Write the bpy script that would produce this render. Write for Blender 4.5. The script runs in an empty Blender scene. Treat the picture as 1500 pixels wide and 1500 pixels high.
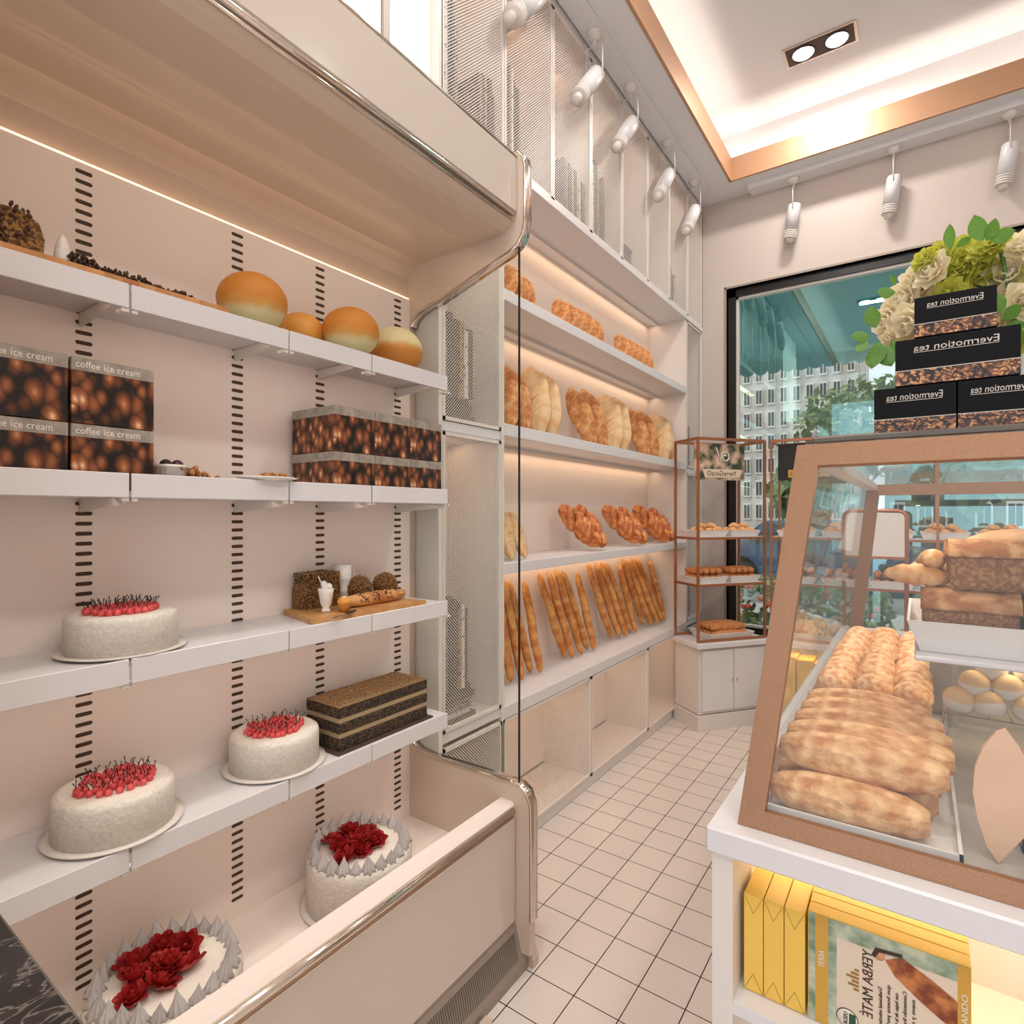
import bpy, math, random
from mathutils import Vector, Matrix, Euler
random.seed(7)
D = bpy.data; SC = bpy.context.scene; COL = SC.collection
PI = math.pi; R = math.radians
# ------------------------------------------------------------------ camera model (1500 x 1500 frame)
F = 843.0; HZ = 752.0; CH = 1.2; TH = math.atan(595/843.0)
FW = Vector((-math.sin(TH), math.cos(TH), 0)); RT = Vector((math.cos(TH), math.sin(TH), 0)); CAM = Vector((0, 0, CH))
def ray(px, py): return FW + RT*((px-750)/F) + Vector((0, 0, (HZ-py)/F))
def onX(px, py, X): r = ray(px, py); return CAM + r*(X/r.x)
def onY(px, py, Y): r = ray(px, py); return CAM + r*(Y/r.y)
def onZ(px, py, Z): r = ray(px, py); return CAM + r*((Z-CH)/r.z)
cam = D.cameras.new('camera'); co = D.objects.new('camera', cam); COL.objects.link(co)
co.location = CAM; co.rotation_euler = (PI/2, 0, TH); cam.sensor_width = 36; cam.lens = 36*F/1500
cam.shift_y = 2/1500; cam.clip_start = .02; cam.clip_end = 300; SC.camera = co
# ------------------------------------------------------------------ materials
M = {}
def s2l(c): return tuple(((v/255)/12.92 if v/255 <= .04045 else ((v/255+.055)/1.055)**2.4) for v in c)
def mat(name, rgb, rough=.5, metal=0, spec=.5, emit=None, es=0, coat=0, bump=None, lin=False, var=None, trans=0):
    m = D.materials.new(name); m.use_nodes = True; nt = m.node_tree; b = nt.nodes['Principled BSDF']
    c = rgb if lin else s2l(rgb)
    b.inputs['Base Color'].default_value = (*c, 1); b.inputs['Roughness'].default_value = rough
    b.inputs['Metallic'].default_value = metal; b.inputs['Specular IOR Level'].default_value = spec
    b.inputs['Coat Weight'].default_value = coat
    if trans: b.inputs['Transmission Weight'].default_value = trans
    if emit: b.inputs['Emission Color'].default_value = (*s2l(emit), 1); b.inputs['Emission Strength'].default_value = es
    tc = None
    if var or bump: tc = nt.nodes.new('ShaderNodeTexCoord')
    if var:  # (scale, rgb2, lo, hi[, detail])
        n = nt.nodes.new('ShaderNodeTexNoise'); n.inputs['Scale'].default_value = var[0]; n.inputs['Detail'].default_value = 5
        nt.links.new(tc.outputs['Object'], n.inputs['Vector'])
        r = nt.nodes.new('ShaderNodeValToRGB'); r.color_ramp.elements[0].position = var[2]; r.color_ramp.elements[1].position = var[3]
        r.color_ramp.elements[0].color = (*c, 1); r.color_ramp.elements[1].color = (*s2l(var[1]), 1)
        nt.links.new(n.outputs['Fac'], r.inputs['Fac']); nt.links.new(r.outputs['Color'], b.inputs['Base Color'])
    if bump:  # (scale, strength, distance)
        n2 = nt.nodes.new('ShaderNodeTexNoise'); n2.inputs['Scale'].default_value = bump[0]; n2.inputs['Detail'].default_value = 4
        nt.links.new(tc.outputs['Object'], n2.inputs['Vector'])
        bp = nt.nodes.new('ShaderNodeBump'); bp.inputs['Strength'].default_value = bump[1]; bp.inputs['Distance'].default_value = bump[2]
        nt.links.new(n2.outputs['Fac'], bp.inputs['Height']); nt.links.new(bp.outputs['Normal'], b.inputs['Normal'])
    M[name] = m; return m
def N(nt, t, **k):
    n = nt.nodes.new(t)
    for a, v in k.items(): setattr(n, a, v)
    return n
def ramp(nt, stops, interp='LINEAR'):
    r = nt.nodes.new('ShaderNodeValToRGB'); cr = r.color_ramp; cr.interpolation = interp
    while len(cr.elements) < len(stops): cr.elements.new(.5)
    for e, (p, c) in zip(cr.elements, stops): e.position = p; e.color = (*s2l(c), 1)
    return r
mat('wall', (202, 190, 182), .6)
mat('ceiling', (228, 228, 230), .7)
mat('white', (224, 217, 211), .35)
mat('white_shelf', (220, 218, 220), .3)
mat('unit_back', (244, 232, 222), .5)
mat('fridge_in', (244, 232, 224), .4)
mat('fridge_beige', (208, 188, 170), .28, coat=.2)
mat('fascia', (204, 193, 182), .12, coat=.6)
mat('front_panel', (208, 196, 184), .15, coat=.6)
mat('chrome', (225, 215, 205), .12, 1)
mat('steel', (190, 186, 182), .3, .9)
mat('black', (16, 14, 13), .3)
mat('slot', (74, 56, 44), .7)
mat('copper', (150, 114, 86), .42, .5, bump=(900, .15, .0005), var=(1100, (178, 134, 104), .4, .62))
mat('copper_rail', (180, 122, 88), .32, .7)
mat('gold_trim', (190, 148, 116), .5, .35, bump=(500, .15, .0006))
mat('window_black', (14, 12, 12), .35)
mat('grey_metal', (160, 148, 138), .5, .3)
mat('deck_grey', (158, 152, 146), .35, var=(8, (176, 168, 160), .3, .7))
mat('tray', (232, 228, 224), .35)
mat('grille', (100, 94, 88), .45, .4)
mat('plate', (226, 218, 212), .2)
mat('cake', (226, 220, 210), .8, bump=(150, .6, .004), var=(120, (212, 206, 196), .35, .7))
mat('cake_top', (232, 224, 212), .6, bump=(60, .3, .003))
mat('cherry', (206, 62, 66), .32, coat=.2, var=(60, (226, 98, 96), .4, .7))
mat('stem', (36, 18, 18), .6)
mat('rose', (160, 28, 30), .5, var=(60, (186, 52, 46), .4, .7))
mat('cream', (196, 190, 188), .42, bump=(200, .5, .002))
mat('choc', (96, 74, 50), .85, bump=(200, 1, .008), var=(190, (36, 30, 28), .42, .56))
mat('choc_cream', (168, 146, 112), .7)
mat('choc_top', (130, 104, 72), .8, bump=(120, .7, .004))
mat('nut', (134, 92, 54), .7, var=(200, (168, 124, 78), .4, .6))
mat('wood_board', (206, 160, 104), .5, var=(26, (176, 122, 72), .3, .7))
mat('crust', (206, 136, 52), .55, bump=(180, .4, .002), var=(16, (228, 164, 78), .3, .7))
mat('crumb', (222, 208, 160), .7)
mat('seedbread', (160, 116, 64), .85, bump=(260, 1, .004), var=(220, (80, 52, 26), .4, .6))
mat('seed', (150, 112, 66), .7, var=(120, (84, 56, 32), .4, .6))
mat('seed_dark', (84, 58, 36), .7, var=(120, (44, 26, 16), .4, .6))
mat('baguette', (196, 118, 54), .6, bump=(70, .6, .004), var=(9, (232, 178, 106), .38, .66))
mat('loaf_brown', (176, 108, 56), .65, bump=(50, .6, .004), var=(9, (222, 168, 108), .4, .68))
mat('loaf_pale', (218, 190, 148), .7, bump=(40, .5, .004), var=(6, (196, 142, 84), .4, .7))
mat('braid', (176, 88, 34), .35, coat=.2, var=(9, (226, 152, 84), .4, .66))
mat('longloaf', (192, 122, 66), .65, bump=(110, .9, .005), var=(46, (246, 206, 152), .34, .68))
mat('bun', (220, 148, 80), .55, var=(7, (248, 214, 168), .36, .64), bump=(50, .3, .002))
mat('dome', (240, 206, 150), .5, bump=(60, .2, .002))
mat('rye', (142, 94, 58), .85, bump=(240, 1, .005), var=(200, (196, 142, 94), .42, .62))
mat('rye_top', (180, 116, 66), .75, bump=(120, 1, .005), var=(40, (232, 182, 128), .42, .62))
mat('pastry', (214, 150, 88), .5, var=(60, (238, 196, 140), .4, .65), bump=(90, .5, .003))
mat('finger', (188, 116, 62), .6, var=(60, (214, 150, 92), .4, .65), bump=(120, .4, .003))
mat('porcelain', (236, 232, 226), .15)
mat('plum', (62, 24, 34), .3)
mat('cracker', (206, 148, 92), .8, bump=(200, 1, .004), var=(160, (130, 84, 48), .45, .62))
mat('muffin', (186, 122, 52), .7, bump=(120, .8, .004))
mat('yellow_box', (238, 196, 88), .4)
mat('fold_line', (150, 112, 40), .6)
mat('boxlabel_cream', (222, 204, 182), .5)
mat('boxlabel_gold', (206, 158, 62), .4)
mat('ink', (62, 36, 24), .6)
mat('ink_green', (34, 78, 54), .6)
mat('ink_white', (236, 228, 214), .6)
mat('robe', (124, 58, 28), .6, var=(60, (196, 122, 66), .4, .62))
mat('skin_print', (206, 150, 110), .6)
mat('boxleaf', (110, 138, 110), .6, var=(40, (196, 202, 178), .35, .65))
mat('tea_black', (10, 9, 9), .5, spec=.15)
mat('letter', (206, 198, 188), .5)
mat('leaf', (66, 118, 48), .45, var=(30, (120, 166, 84), .3, .7))
mat('petal_white', (252, 246, 232), .55, var=(2, (244, 228, 180), .4, .8))
mat('petal_lime', (226, 222, 120), .55, var=(2, (200, 206, 90), .3, .8))
for k_, c_ in (('petal_white', (250, 238, 200)), ('petal_lime', (220, 220, 90)), ('leaf', (130, 180, 70))):
    nt_ = M[k_].node_tree if k_ in M else None
    if nt_:
        tl_ = nt_.nodes.new('ShaderNodeBsdfTranslucent'); tl_.inputs[0].default_value = (*s2l(c_), 1); mx_ = nt_.nodes.new('ShaderNodeMixShader'); mx_.inputs[0].default_value = .35
        nt_.links.new(nt_.nodes['Principled BSDF'].outputs[0], mx_.inputs[1]); nt_.links.new(tl_.outputs[0], mx_.inputs[2]); nt_.links.new(mx_.outputs[0], nt_.nodes['Material Output'].inputs[0])
mat('stem_green', (86, 116, 54), .6)
mat('book_white', (232, 228, 220), .6, var=(90, (120, 112, 104), .52, .62))
mat('book_black', (14, 13, 13), .6, var=(90, (90, 84, 80), .56, .7))
mat('book_grey', (128, 118, 110), .6, var=(70, (60, 54, 50), .5, .6))
mat('book_tan', (176, 130, 92), .6, var=(70, (70, 50, 40), .5, .6))
mat('glow_white', (250, 248, 244), .4, emit=(255, 250, 244), es=.85)  # self-lit white for the bright wall panels and the added ceiling fill
mat('lamp_on', (255, 250, 240), .4, emit=(255, 244, 228), es=12)
mat('led', (255, 240, 220), .4, emit=(255, 214, 172), es=4)
mat('teal', (40, 132, 136), .7, var=(6, (60, 150, 150), .4, .6))
nt_ = M['teal'].node_tree; tl_ = nt_.nodes.new('ShaderNodeBsdfTranslucent'); tl_.inputs[0].default_value = (*s2l((60, 160, 160)), 1); mx_ = nt_.nodes.new('ShaderNodeMixShader'); mx_.inputs[0].default_value = .6
nt_.links.new(nt_.nodes['Principled BSDF'].outputs[0], mx_.inputs[1]); nt_.links.new(tl_.outputs[0], mx_.inputs[2]); nt_.links.new(mx_.outputs[0], nt_.nodes['Material Output'].inputs[0])
mat('facade', (222, 212, 204), .8, var=(1.2, (184, 174, 168), .4, .6))
mat('facade_trim', (232, 228, 222), .7)
mat('facade_glass', (64, 62, 66), .2)
mat('brick', (128, 108, 96), .85, var=(2, (104, 90, 82), .4, .6))
mat('asphalt', (120, 118, 118), .85, var=(3, (140, 136, 132), .4, .6))
mat('pavement', (176, 170, 164), .8)
mat('tree_leaf', (86, 104, 58), .8, var=(5, (128, 138, 84), .4, .6))
mat('hedge_leaf', (62, 84, 42), .8, var=(14, (116, 122, 60), .4, .62))
mat('bark', (74, 58, 46), .85)
mat('flower_red', (176, 62, 48), .6)
mat('car_blue', (70, 92, 120), .2, .3)
mat('rubber', (22, 22, 22), .7)
mat('board_white', (232, 224, 218), .4)
mat('peach_wood', (232, 192, 160), .5, var=(18, (222, 178, 144), .3, .7))
mat('frost', (236, 232, 226), .3)
def glass(name, tint, refl, rough=.0, blend=None):
    m = D.materials.new(name); m.use_nodes = True; nt = m.node_tree; nt.nodes.clear()
    o = N(nt, 'ShaderNodeOutputMaterial'); t = N(nt, 'ShaderNodeBsdfTransparent'); t.inputs[0].default_value = (*tint, 1)
    g = N(nt, 'ShaderNodeBsdfGlossy'); g.inputs['Roughness'].default_value = rough; g.inputs['Color'].default_value = (.9, .96, .95, 1)
    f = N(nt, 'ShaderNodeLayerWeight'); f.inputs['Blend'].default_value = .5
    pw_ = N(nt, 'ShaderNodeMath', operation='POWER'); pw_.inputs[1].default_value = 4; nt.links.new(f.outputs['Facing'], pw_.inputs[0])
    a = N(nt, 'ShaderNodeMath', operation='MULTIPLY_ADD'); a.inputs[1].default_value = .35; a.inputs[2].default_value = refl
    nt.links.new(pw_.outputs[0], a.inputs[0])
    x = N(nt, 'ShaderNodeMixShader'); nt.links.new(a.outputs[0], x.inputs[0]); nt.links.new(t.outputs[0], x.inputs[1]); nt.links.new(g.outputs[0], x.inputs[2])
    nt.links.new(x.outputs[0], o.inputs[0]); M[name] = m
glass('glass', (.98, .99, .98), 0.01); glass('glass_case', (.98, .985, .98), .02); glass('glass_window', (.93, .96, .94), .17); M['glass_window'].node_tree.nodes['Glossy BSDF'].inputs['Color'].default_value = (.5, .86, .86, 1)
def make_floor():
    m = mat('floor', (228, 216, 206), .22); nt = m.node_tree; b = nt.nodes['Principled BSDF']
    g = N(nt, 'ShaderNodeNewGeometry'); sp = N(nt, 'ShaderNodeSeparateXYZ'); nt.links.new(g.outputs['Position'], sp.inputs[0])
    res = []
    for ax, ph in ((0, 1.06), (1, -1.858)):
        a = N(nt, 'ShaderNodeMath', operation='ADD'); a.inputs[1].default_value = ph + 12.0; nt.links.new(sp.outputs[ax], a.inputs[0])
        mo = N(nt, 'ShaderNodeMath', operation='PINGPONG'); mo.inputs[1].default_value = .06; nt.links.new(a.outputs[0], mo.inputs[0])
        l = N(nt, 'ShaderNodeMath', operation='LESS_THAN'); l.inputs[1].default_value = .0014; nt.links.new(mo.outputs[0], l.inputs[0]); res.append(l)
    mx = N(nt, 'ShaderNodeMath', operation='MAXIMUM'); nt.links.new(res[0].outputs[0], mx.inputs[0]); nt.links.new(res[1].outputs[0], mx.inputs[1])
    mi = N(nt, 'ShaderNodeMix', data_type='RGBA'); mi.inputs[6].default_value = (*s2l((220, 209, 201)), 1); mi.inputs[7].default_value = (*s2l((22, 18, 16)), 1)
    nt.links.new(mx.outputs[0], mi.inputs[0]); nt.links.new(mi.outputs[2], b.inputs['Base Color'])
make_floor()
def make_mesh_mat(name, scale, thr, col):
    m = D.materials.new(name); m.use_nodes = True; nt = m.node_tree; b = nt.nodes['Principled BSDF']; out = nt.nodes['Material Output']
    b.inputs['Base Color'].default_value = (*s2l(col), 1); b.inputs['Roughness'].default_value = .4
    tc = N(nt, 'ShaderNodeTexCoord'); mp = N(nt, 'ShaderNodeMapping'); mp.inputs['Rotation'].default_value = (R(45), 0, 0); mp.inputs['Scale'].default_value = (0, 1, 1)
    nt.links.new(tc.outputs['Object'], mp.inputs[0])
    v = N(nt, 'ShaderNodeTexVoronoi'); v.inputs['Scale'].default_value = scale; v.inputs['Randomness'].default_value = 0
    nt.links.new(mp.outputs[0], v.inputs['Vector'])
    l = N(nt, 'ShaderNodeMath', operation='LESS_THAN'); l.inputs[1].default_value = thr; nt.links.new(v.outputs['Distance'], l.inputs[0])
    t = N(nt, 'ShaderNodeBsdfTransparent'); x = N(nt, 'ShaderNodeMixShader')
    nt.links.new(l.outputs[0], x.inputs[0]); nt.links.new(b.outputs[0], x.inputs[1]); nt.links.new(t.outputs[0], x.inputs[2]); nt.links.new(x.outputs[0], out.inputs[0])
    M[name] = m
make_mesh_mat('perforated', 135, .45, (240, 230, 222))
def print_mat(name, scale, stops, stretch=(1, 1, 1), edge=True, dist=.02):
    m = mat(name, (100, 60, 30), .35); nt = m.node_tree; b = nt.nodes['Principled BSDF']
    tc = N(nt, 'ShaderNodeTexCoord'); mp = N(nt, 'ShaderNodeMapping'); mp.inputs['Scale'].default_value = stretch
    nz = N(nt, 'ShaderNodeTexNoise'); nz.inputs['Scale'].default_value = scale*.6
    nt.links.new(tc.outputs['Object'], nz.inputs['Vector'])
    ad = N(nt, 'ShaderNodeVectorMath', operation='MULTIPLY_ADD'); ad.inputs[1].default_value = (dist,)*3
    nt.links.new(nz.outputs['Color'], ad.inputs[0]); nt.links.new(tc.outputs['Object'], ad.inputs[2]); nt.links.new(ad.outputs[0], mp.inputs[0])
    v = N(nt, 'ShaderNodeTexVoronoi', feature='DISTANCE_TO_EDGE' if edge else 'F1'); v.inputs['Scale'].default_value = scale
    nt.links.new(mp.outputs[0], v.inputs['Vector'])
    v2 = N(nt, 'ShaderNodeTexVoronoi'); v2.inputs['Scale'].default_value = scale; nt.links.new(mp.outputs[0], v2.inputs['Vector'])
    r = ramp(nt, stops); 
    sp = N(nt, 'ShaderNodeSeparateColor'); nt.links.new(v2.outputs['Color'], sp.inputs[0])
    mm = N(nt, 'ShaderNodeMath', operation='MULTIPLY_ADD'); mm.inputs[1].default_value = .5; mm.inputs[2].default_value = .62
    nt.links.new(sp.outputs[0], mm.inputs[0])
    m2 = N(nt, 'ShaderNodeMath', operation='MULTIPLY'); nt.links.new(v.outputs['Distance'], m2.inputs[0]); nt.links.new(mm.outputs[0], m2.inputs[1])
    nt.links.new(m2.outputs[0], r.inputs['Fac']); nt.links.new(r.outputs['Color'], b.inputs['Base Color'])
print_mat('beans', 60, [(0, (248, 226, 200)), (.09, (220, 168, 124)), (.22, (164, 98, 58)), (.42, (108, 58, 32)), (.6, (44, 24, 14)), (.75, (12, 7, 5))], (1, 1, .62), edge=False, dist=.008)
print_mat('tealeaves', 95, [(0, (232, 196, 146)), (.2, (196, 140, 88)), (.4, (120, 70, 40)), (.55, (40, 24, 16)), (.75, (16, 10, 8))], (.7, 1, 1.5), edge=False, dist=.06)
mat('signart', (44, 70, 50), .4, var=(14, (224, 190, 168), .38, .6))
mat('stone_strip', (140, 132, 122), .6, var=(60, (170, 162, 150), .35, .65))
mat('cheese_dark', (30, 26, 26), .5)
def marble():
    m = mat('black_marble', (30, 27, 26), .18); nt = m.node_tree; b = nt.nodes['Principled BSDF']
    tc = N(nt, 'ShaderNodeTexCoord'); n = N(nt, 'ShaderNodeTexNoise'); n.inputs['Scale'].default_value = 22; n.inputs['Detail'].default_value = 9; n.inputs['Distortion'].default_value = 1.6
    mp = N(nt, 'ShaderNodeMapping'); mp.inputs['Scale'].default_value = (1.6, .5, 1); mp.inputs['Rotation'].default_value = (0, 0, R(20))
    nt.links.new(tc.outputs['Object'], mp.inputs[0]); nt.links.new(mp.outputs[0], n.inputs['Vector'])
    r = ramp(nt, [(.0, (28, 26, 25)), (.53, (44, 40, 38)), (.56, (116, 110, 104)), (.585, (52, 47, 44)), (1, (34, 30, 28))])
    nt.links.new(n.outputs['Fac'], r.inputs['Fac']); nt.links.new(r.outputs['Color'], b.inputs['Base Color'])
marble()
def two_tone(name, lo, hi, z, soft):   # bread with a pale floured lower part, own colour by local height
    m = mat(name, hi, .6, bump=(180, .4, .002)); nt = m.node_tree; b = nt.nodes['Principled BSDF']
    tc = N(nt, 'ShaderNodeTexCoord'); sp = N(nt, 'ShaderNodeSeparateXYZ'); nt.links.new(tc.outputs['Object'], sp.inputs[0])
    n = N(nt, 'ShaderNodeTexNoise'); n.inputs['Scale'].default_value = 30; nt.links.new(tc.outputs['Object'], n.inputs['Vector'])
    a = N(nt, 'ShaderNodeMath', operation='MULTIPLY_ADD'); a.inputs[1].default_value = .02; nt.links.new(n.outputs['Fac'], a.inputs[0]); nt.links.new(sp.outputs[2], a.inputs[2])
    mr = N(nt, 'ShaderNodeMapRange'); mr.inputs['From Min'].default_value = z-soft; mr.inputs['From Max'].default_value = z+soft; nt.links.new(a.outputs[0], mr.inputs[0])
    r = ramp(nt, [(0, lo), (.45, (206, 150, 70)), (1, hi)]); nt.links.new(mr.outputs[0], r.inputs['Fac']); nt.links.new(r.outputs['Color'], b.inputs['Base Color'])
two_tone('boule', (214, 204, 156), (200, 128, 46), .052, .014)
two_tone('boule_flip', (196, 128, 50), (214, 204, 156), .075, .012)
# ------------------------------------------------------------------ mesh builder
ORG = {}
class MB:
    def __init__(s): s.v = []; s.f = []; s.mi = []; s.sm = []; s.m = 0
    def add(s, vs, fs, smooth=False, T=None):
        o = len(s.v)
        for v in vs:
            v = Vector(v); s.v.append(T @ v if T else v)
        for f in fs: s.f.append([i+o for i in f]); s.mi.append(s.m); s.sm.append(smooth)
        return s
    def box(s, x0, x1, y0, y1, z0, z1, T=None):
        vs = [(x, y, z) for x in (x0, x1) for y in (y0, y1) for z in (z0, z1)]
        return s.add(vs, [(0, 1, 3, 2), (4, 6, 7, 5), (0, 4, 5, 1), (2, 3, 7, 6), (0, 2, 6, 4), (1, 5, 7, 3)], False, T)
    def bev(s, x0, x1, y0, y1, z0, z1, b, T=None):   # chamfered box
        cx, cy, cz = (x0+x1)/2, (y0+y1)/2, (z0+z1)/2; hx, hy, hz = (x1-x0)/2, (y1-y0)/2, (z1-z0)/2
        b = min(b, hx*.95, hy*.95, hz*.95); vs = []; ix = {}
        for sx in (-1, 1):
            for sy in (-1, 1):
                for sz in (-1, 1):
                    for a in range(3):
                        p = [hx-b, hy-b, hz-b]; p[a] = (hx, hy, hz)[a]
                        ix[(sx, sy, sz, a)] = len(vs); vs.append((cx+sx*p[0], cy+sy*p[1], cz+sz*p[2]))
        fs = []
        for sx in (-1, 1): fs.append([ix[(sx, -1, -1, 0)], ix[(sx, 1, -1, 0)], ix[(sx, 1, 1, 0)], ix[(sx, -1, 1, 0)]])
        for sy in (-1, 1): fs.append([ix[(-1, sy, -1, 1)], ix[(1, sy, -1, 1)], ix[(1, sy, 1, 1)], ix[(-1, sy, 1, 1)]])
        for sz in (-1, 1): fs.append([ix[(-1, -1, sz, 2)], ix[(1, -1, sz, 2)], ix[(1, 1, sz, 2)], ix[(-1, 1, sz, 2)]])
        for p in (-1, 1):
            for q in (-1, 1):
                fs.append([ix[(p, q, -1, 0)], ix[(p, q, 1, 0)], ix[(p, q, 1, 1)], ix[(p, q, -1, 1)]])
                fs.append([ix[(p, -1, q, 0)], ix[(p, 1, q, 0)], ix[(p, 1, q, 2)], ix[(p, -1, q, 2)]])
                fs.append([ix[(-1, p, q, 1)], ix[(1, p, q, 1)], ix[(1, p, q, 2)], ix[(-1, p, q, 2)]])
                for r in (-1, 1): fs.append([ix[(p, q, r, 0)], ix[(p, q, r, 1)], ix[(p, q, r, 2)]])
        return s.add(vs, fs, False, T)
    def prism(s, poly, axis, a0, a1, T=None, smooth=False):   # poly in the two other axes
        n = len(poly); vs = []
        for a in (a0, a1):
            for p in poly:
                vs.append({'x': (a, p[0], p[1]), 'y': (p[0], a, p[1]), 'z': (p[0], p[1], a)}[axis])
        fs = [list(range(n)), list(range(2*n-1, n-1, -1))]
        s.add(vs, fs, False, T); o = len(s.v)-2*n
        for i in range(n):
            j = (i+1) % n; s.f.append([o+i, o+j, o+n+j, o+n+i]); s.mi.append(s.m); s.sm.append(smooth)
        return s
    def lathe(s, prof, c=(0, 0, 0), n=28, sx=1, sy=1, T=None, smooth=True, fn=None):
        vs = []; k = len(prof)
        for i in range(n):
            a = 2*PI*i/n
            for (r, z) in prof:
                q = fn(a, r, z) if fn else 1
                vs.append((c[0]+r*q*math.cos(a)*sx, c[1]+r*q*math.sin(a)*sy, c[2]+z))
        fs = [(i*k+j, ((i+1) % n)*k+j, ((i+1) % n)*k+j+1, i*k+j+1) for i in range(n) for j in range(k-1)]
        return s.add(vs, fs, smooth, T)
    def ell(s, c, r, n=14, m=9, T=None, fn=None, rot=None):
        if not hasattr(r, '__len__'): r = (r, r, r)
        vs = []; fs = []
        Q = Euler(rot).to_matrix() if rot else None
        for j in range(m+1):
            ph = PI*j/m
            for i in range(n):
                a = 2*PI*i/n; d = Vector((math.sin(ph)*math.cos(a), math.sin(ph)*math.sin(a), math.cos(ph)))
                q = fn(d) if fn else 1
                p = Vector((d.x*r[0], d.y*r[1], d.z*r[2]))*q
                if Q: p = Q @ p
                vs.append(p+Vector(c))
        for j in range(m):
            for i in range(n): fs.append((j*n+i, j*n+(i+1) % n, (j+1)*n+(i+1) % n, (j+1)*n+i))
        return s.add(vs, fs, True, T)
    def tube(s, pts, rad, n=8, T=None, sx=1.0, smooth=True, flat=None):
        pts = [Vector(p) for p in pts]
        if not hasattr(rad, '__len__'): rad = [rad]*len(pts)
        vs = []; fs = []; prev = None
        for i, p in enumerate(pts):
            d = (pts[min(i+1, len(pts)-1)]-pts[max(i-1, 0)]).normalized()
            if prev is None:
                u = d.orthogonal().normalized() if flat is None else (Vector(flat)-d*d.dot(Vector(flat))).normalized()
            else: u = (prev-d*prev.dot(d)).normalized()
            prev = u; w = d.cross(u)
            for k in range(n):
                a = 2*PI*k/n+(PI/n if n == 4 else 0); vs.append(p+u*math.cos(a)*rad[i]*sx+w*math.sin(a)*rad[i])
        for i in range(len(pts)-1):
            for k in range(n): fs.append((i*n+k, i*n+(k+1) % n, (i+1)*n+(k+1) % n, (i+1)*n+k))
        fs.append(list(range(n))[::-1]); fs.append([(len(pts)-1)*n+k for k in range(n)])
        return s.add(vs, fs, smooth, T)
    def bar(s, p0, p1, w, h, up=(0, 0, 1)):   # rectangular bar from p0 to p1
        p0 = Vector(p0); p1 = Vector(p1); d = (p1-p0).normalized(); u = Vector(up); sd = d.cross(u).normalized(); u = sd.cross(d)
        vs = [p+sd*a*w/2+u*b*h/2 for p in (p0, p1) for a, b in ((-1, -1), (1, -1), (1, 1), (-1, 1))]
        return s.add(vs, [(0, 1, 2, 3), (7, 6, 5, 4), (0, 4, 5, 1), (1, 5, 6, 2), (2, 6, 7, 3), (3, 7, 4, 0)])
    def build(s, name, mats, parent=None, local=False, loc=None, rot=None):
        if not isinstance(mats, (list, tuple)): mats = [mats]
        og = Vector((0, 0, 0))
        if parent is not None and not local: og = ORG[parent.name]
        elif parent is None and loc is not None and not local: og = Vector(loc)
        me = D.meshes.new(name); me.from_pydata([tuple(v-og) for v in s.v], [], s.f)
        for m in mats: me.materials.append(M[m] if isinstance(m, str) else m)
        for p, mi, sm in zip(me.polygons, s.mi, s.sm): p.material_index = mi; p.use_smooth = sm
        import bmesh
        b = bmesh.new(); b.from_mesh(me); bmesh.ops.recalc_face_normals(b, faces=b.faces); b.to_mesh(me); b.free()
        o = D.objects.new(name, me); COL.objects.link(o)
        if parent is not None: o.parent = parent; ORG[o.name] = ORG[parent.name]
        else:
            if loc is not None: o.location = loc
            if rot is not None: o.rotation_euler = rot
            ORG[o.name] = Vector(loc) if loc is not None else Vector((0, 0, 0))
        return o
def tag(o, label, cat, group=None, kind=None):
    if kind: o['kind'] = kind
    if label: o['label'] = label
    if cat: o['category'] = cat
    if group: o['group'] = group
    return o
def thing(name, label, cat, loc=(0, 0, 0), group=None, rot=None):
    o = D.objects.new(name, None); COL.objects.link(o); o.location = loc; o.empty_display_size = .05
    if rot: o.rotation_euler = rot
    ORG[o.name] = Vector(loc); return tag(o, label, cat, group)
def struct(mb, name, m, loc=None):
    o = mb.build(name, m, loc=loc); o['kind'] = 'structure'; return o
def copy_tree(o, label, loc=None, rot=None, scale=None, group=None):
    c = o.copy(); COL.objects.link(c)
    if label: c['label'] = label
    if group: c['group'] = group
    if loc is not None: c.location = loc
    if rot is not None: c.rotation_euler = rot
    if scale is not None: c.scale = (scale,)*3 if not hasattr(scale, '__len__') else scale
    ORG[c.name] = Vector(c.location)
    def rec(a, b):
        for ch in list(a.children):
            d = ch.copy(); COL.objects.link(d); d.parent = b; rec(ch, d)
    rec(o, c); return c
class Proto:   # first call uses the prototype itself, later calls copy it
    def __init__(s, o): s.o = o; s.used = False
    def put(s, label, loc, rot=(0, 0, 0), scale=1, group=None):
        sc = (scale,)*3 if not hasattr(scale, '__len__') else scale
        if not s.used:
            s.used = True; o = s.o; o.location = loc; o.rotation_euler = rot; o.scale = sc; o['label'] = label
            if group: o['group'] = group
            return o
        return copy_tree(s.o, label, loc, rot, sc, group)
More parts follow.
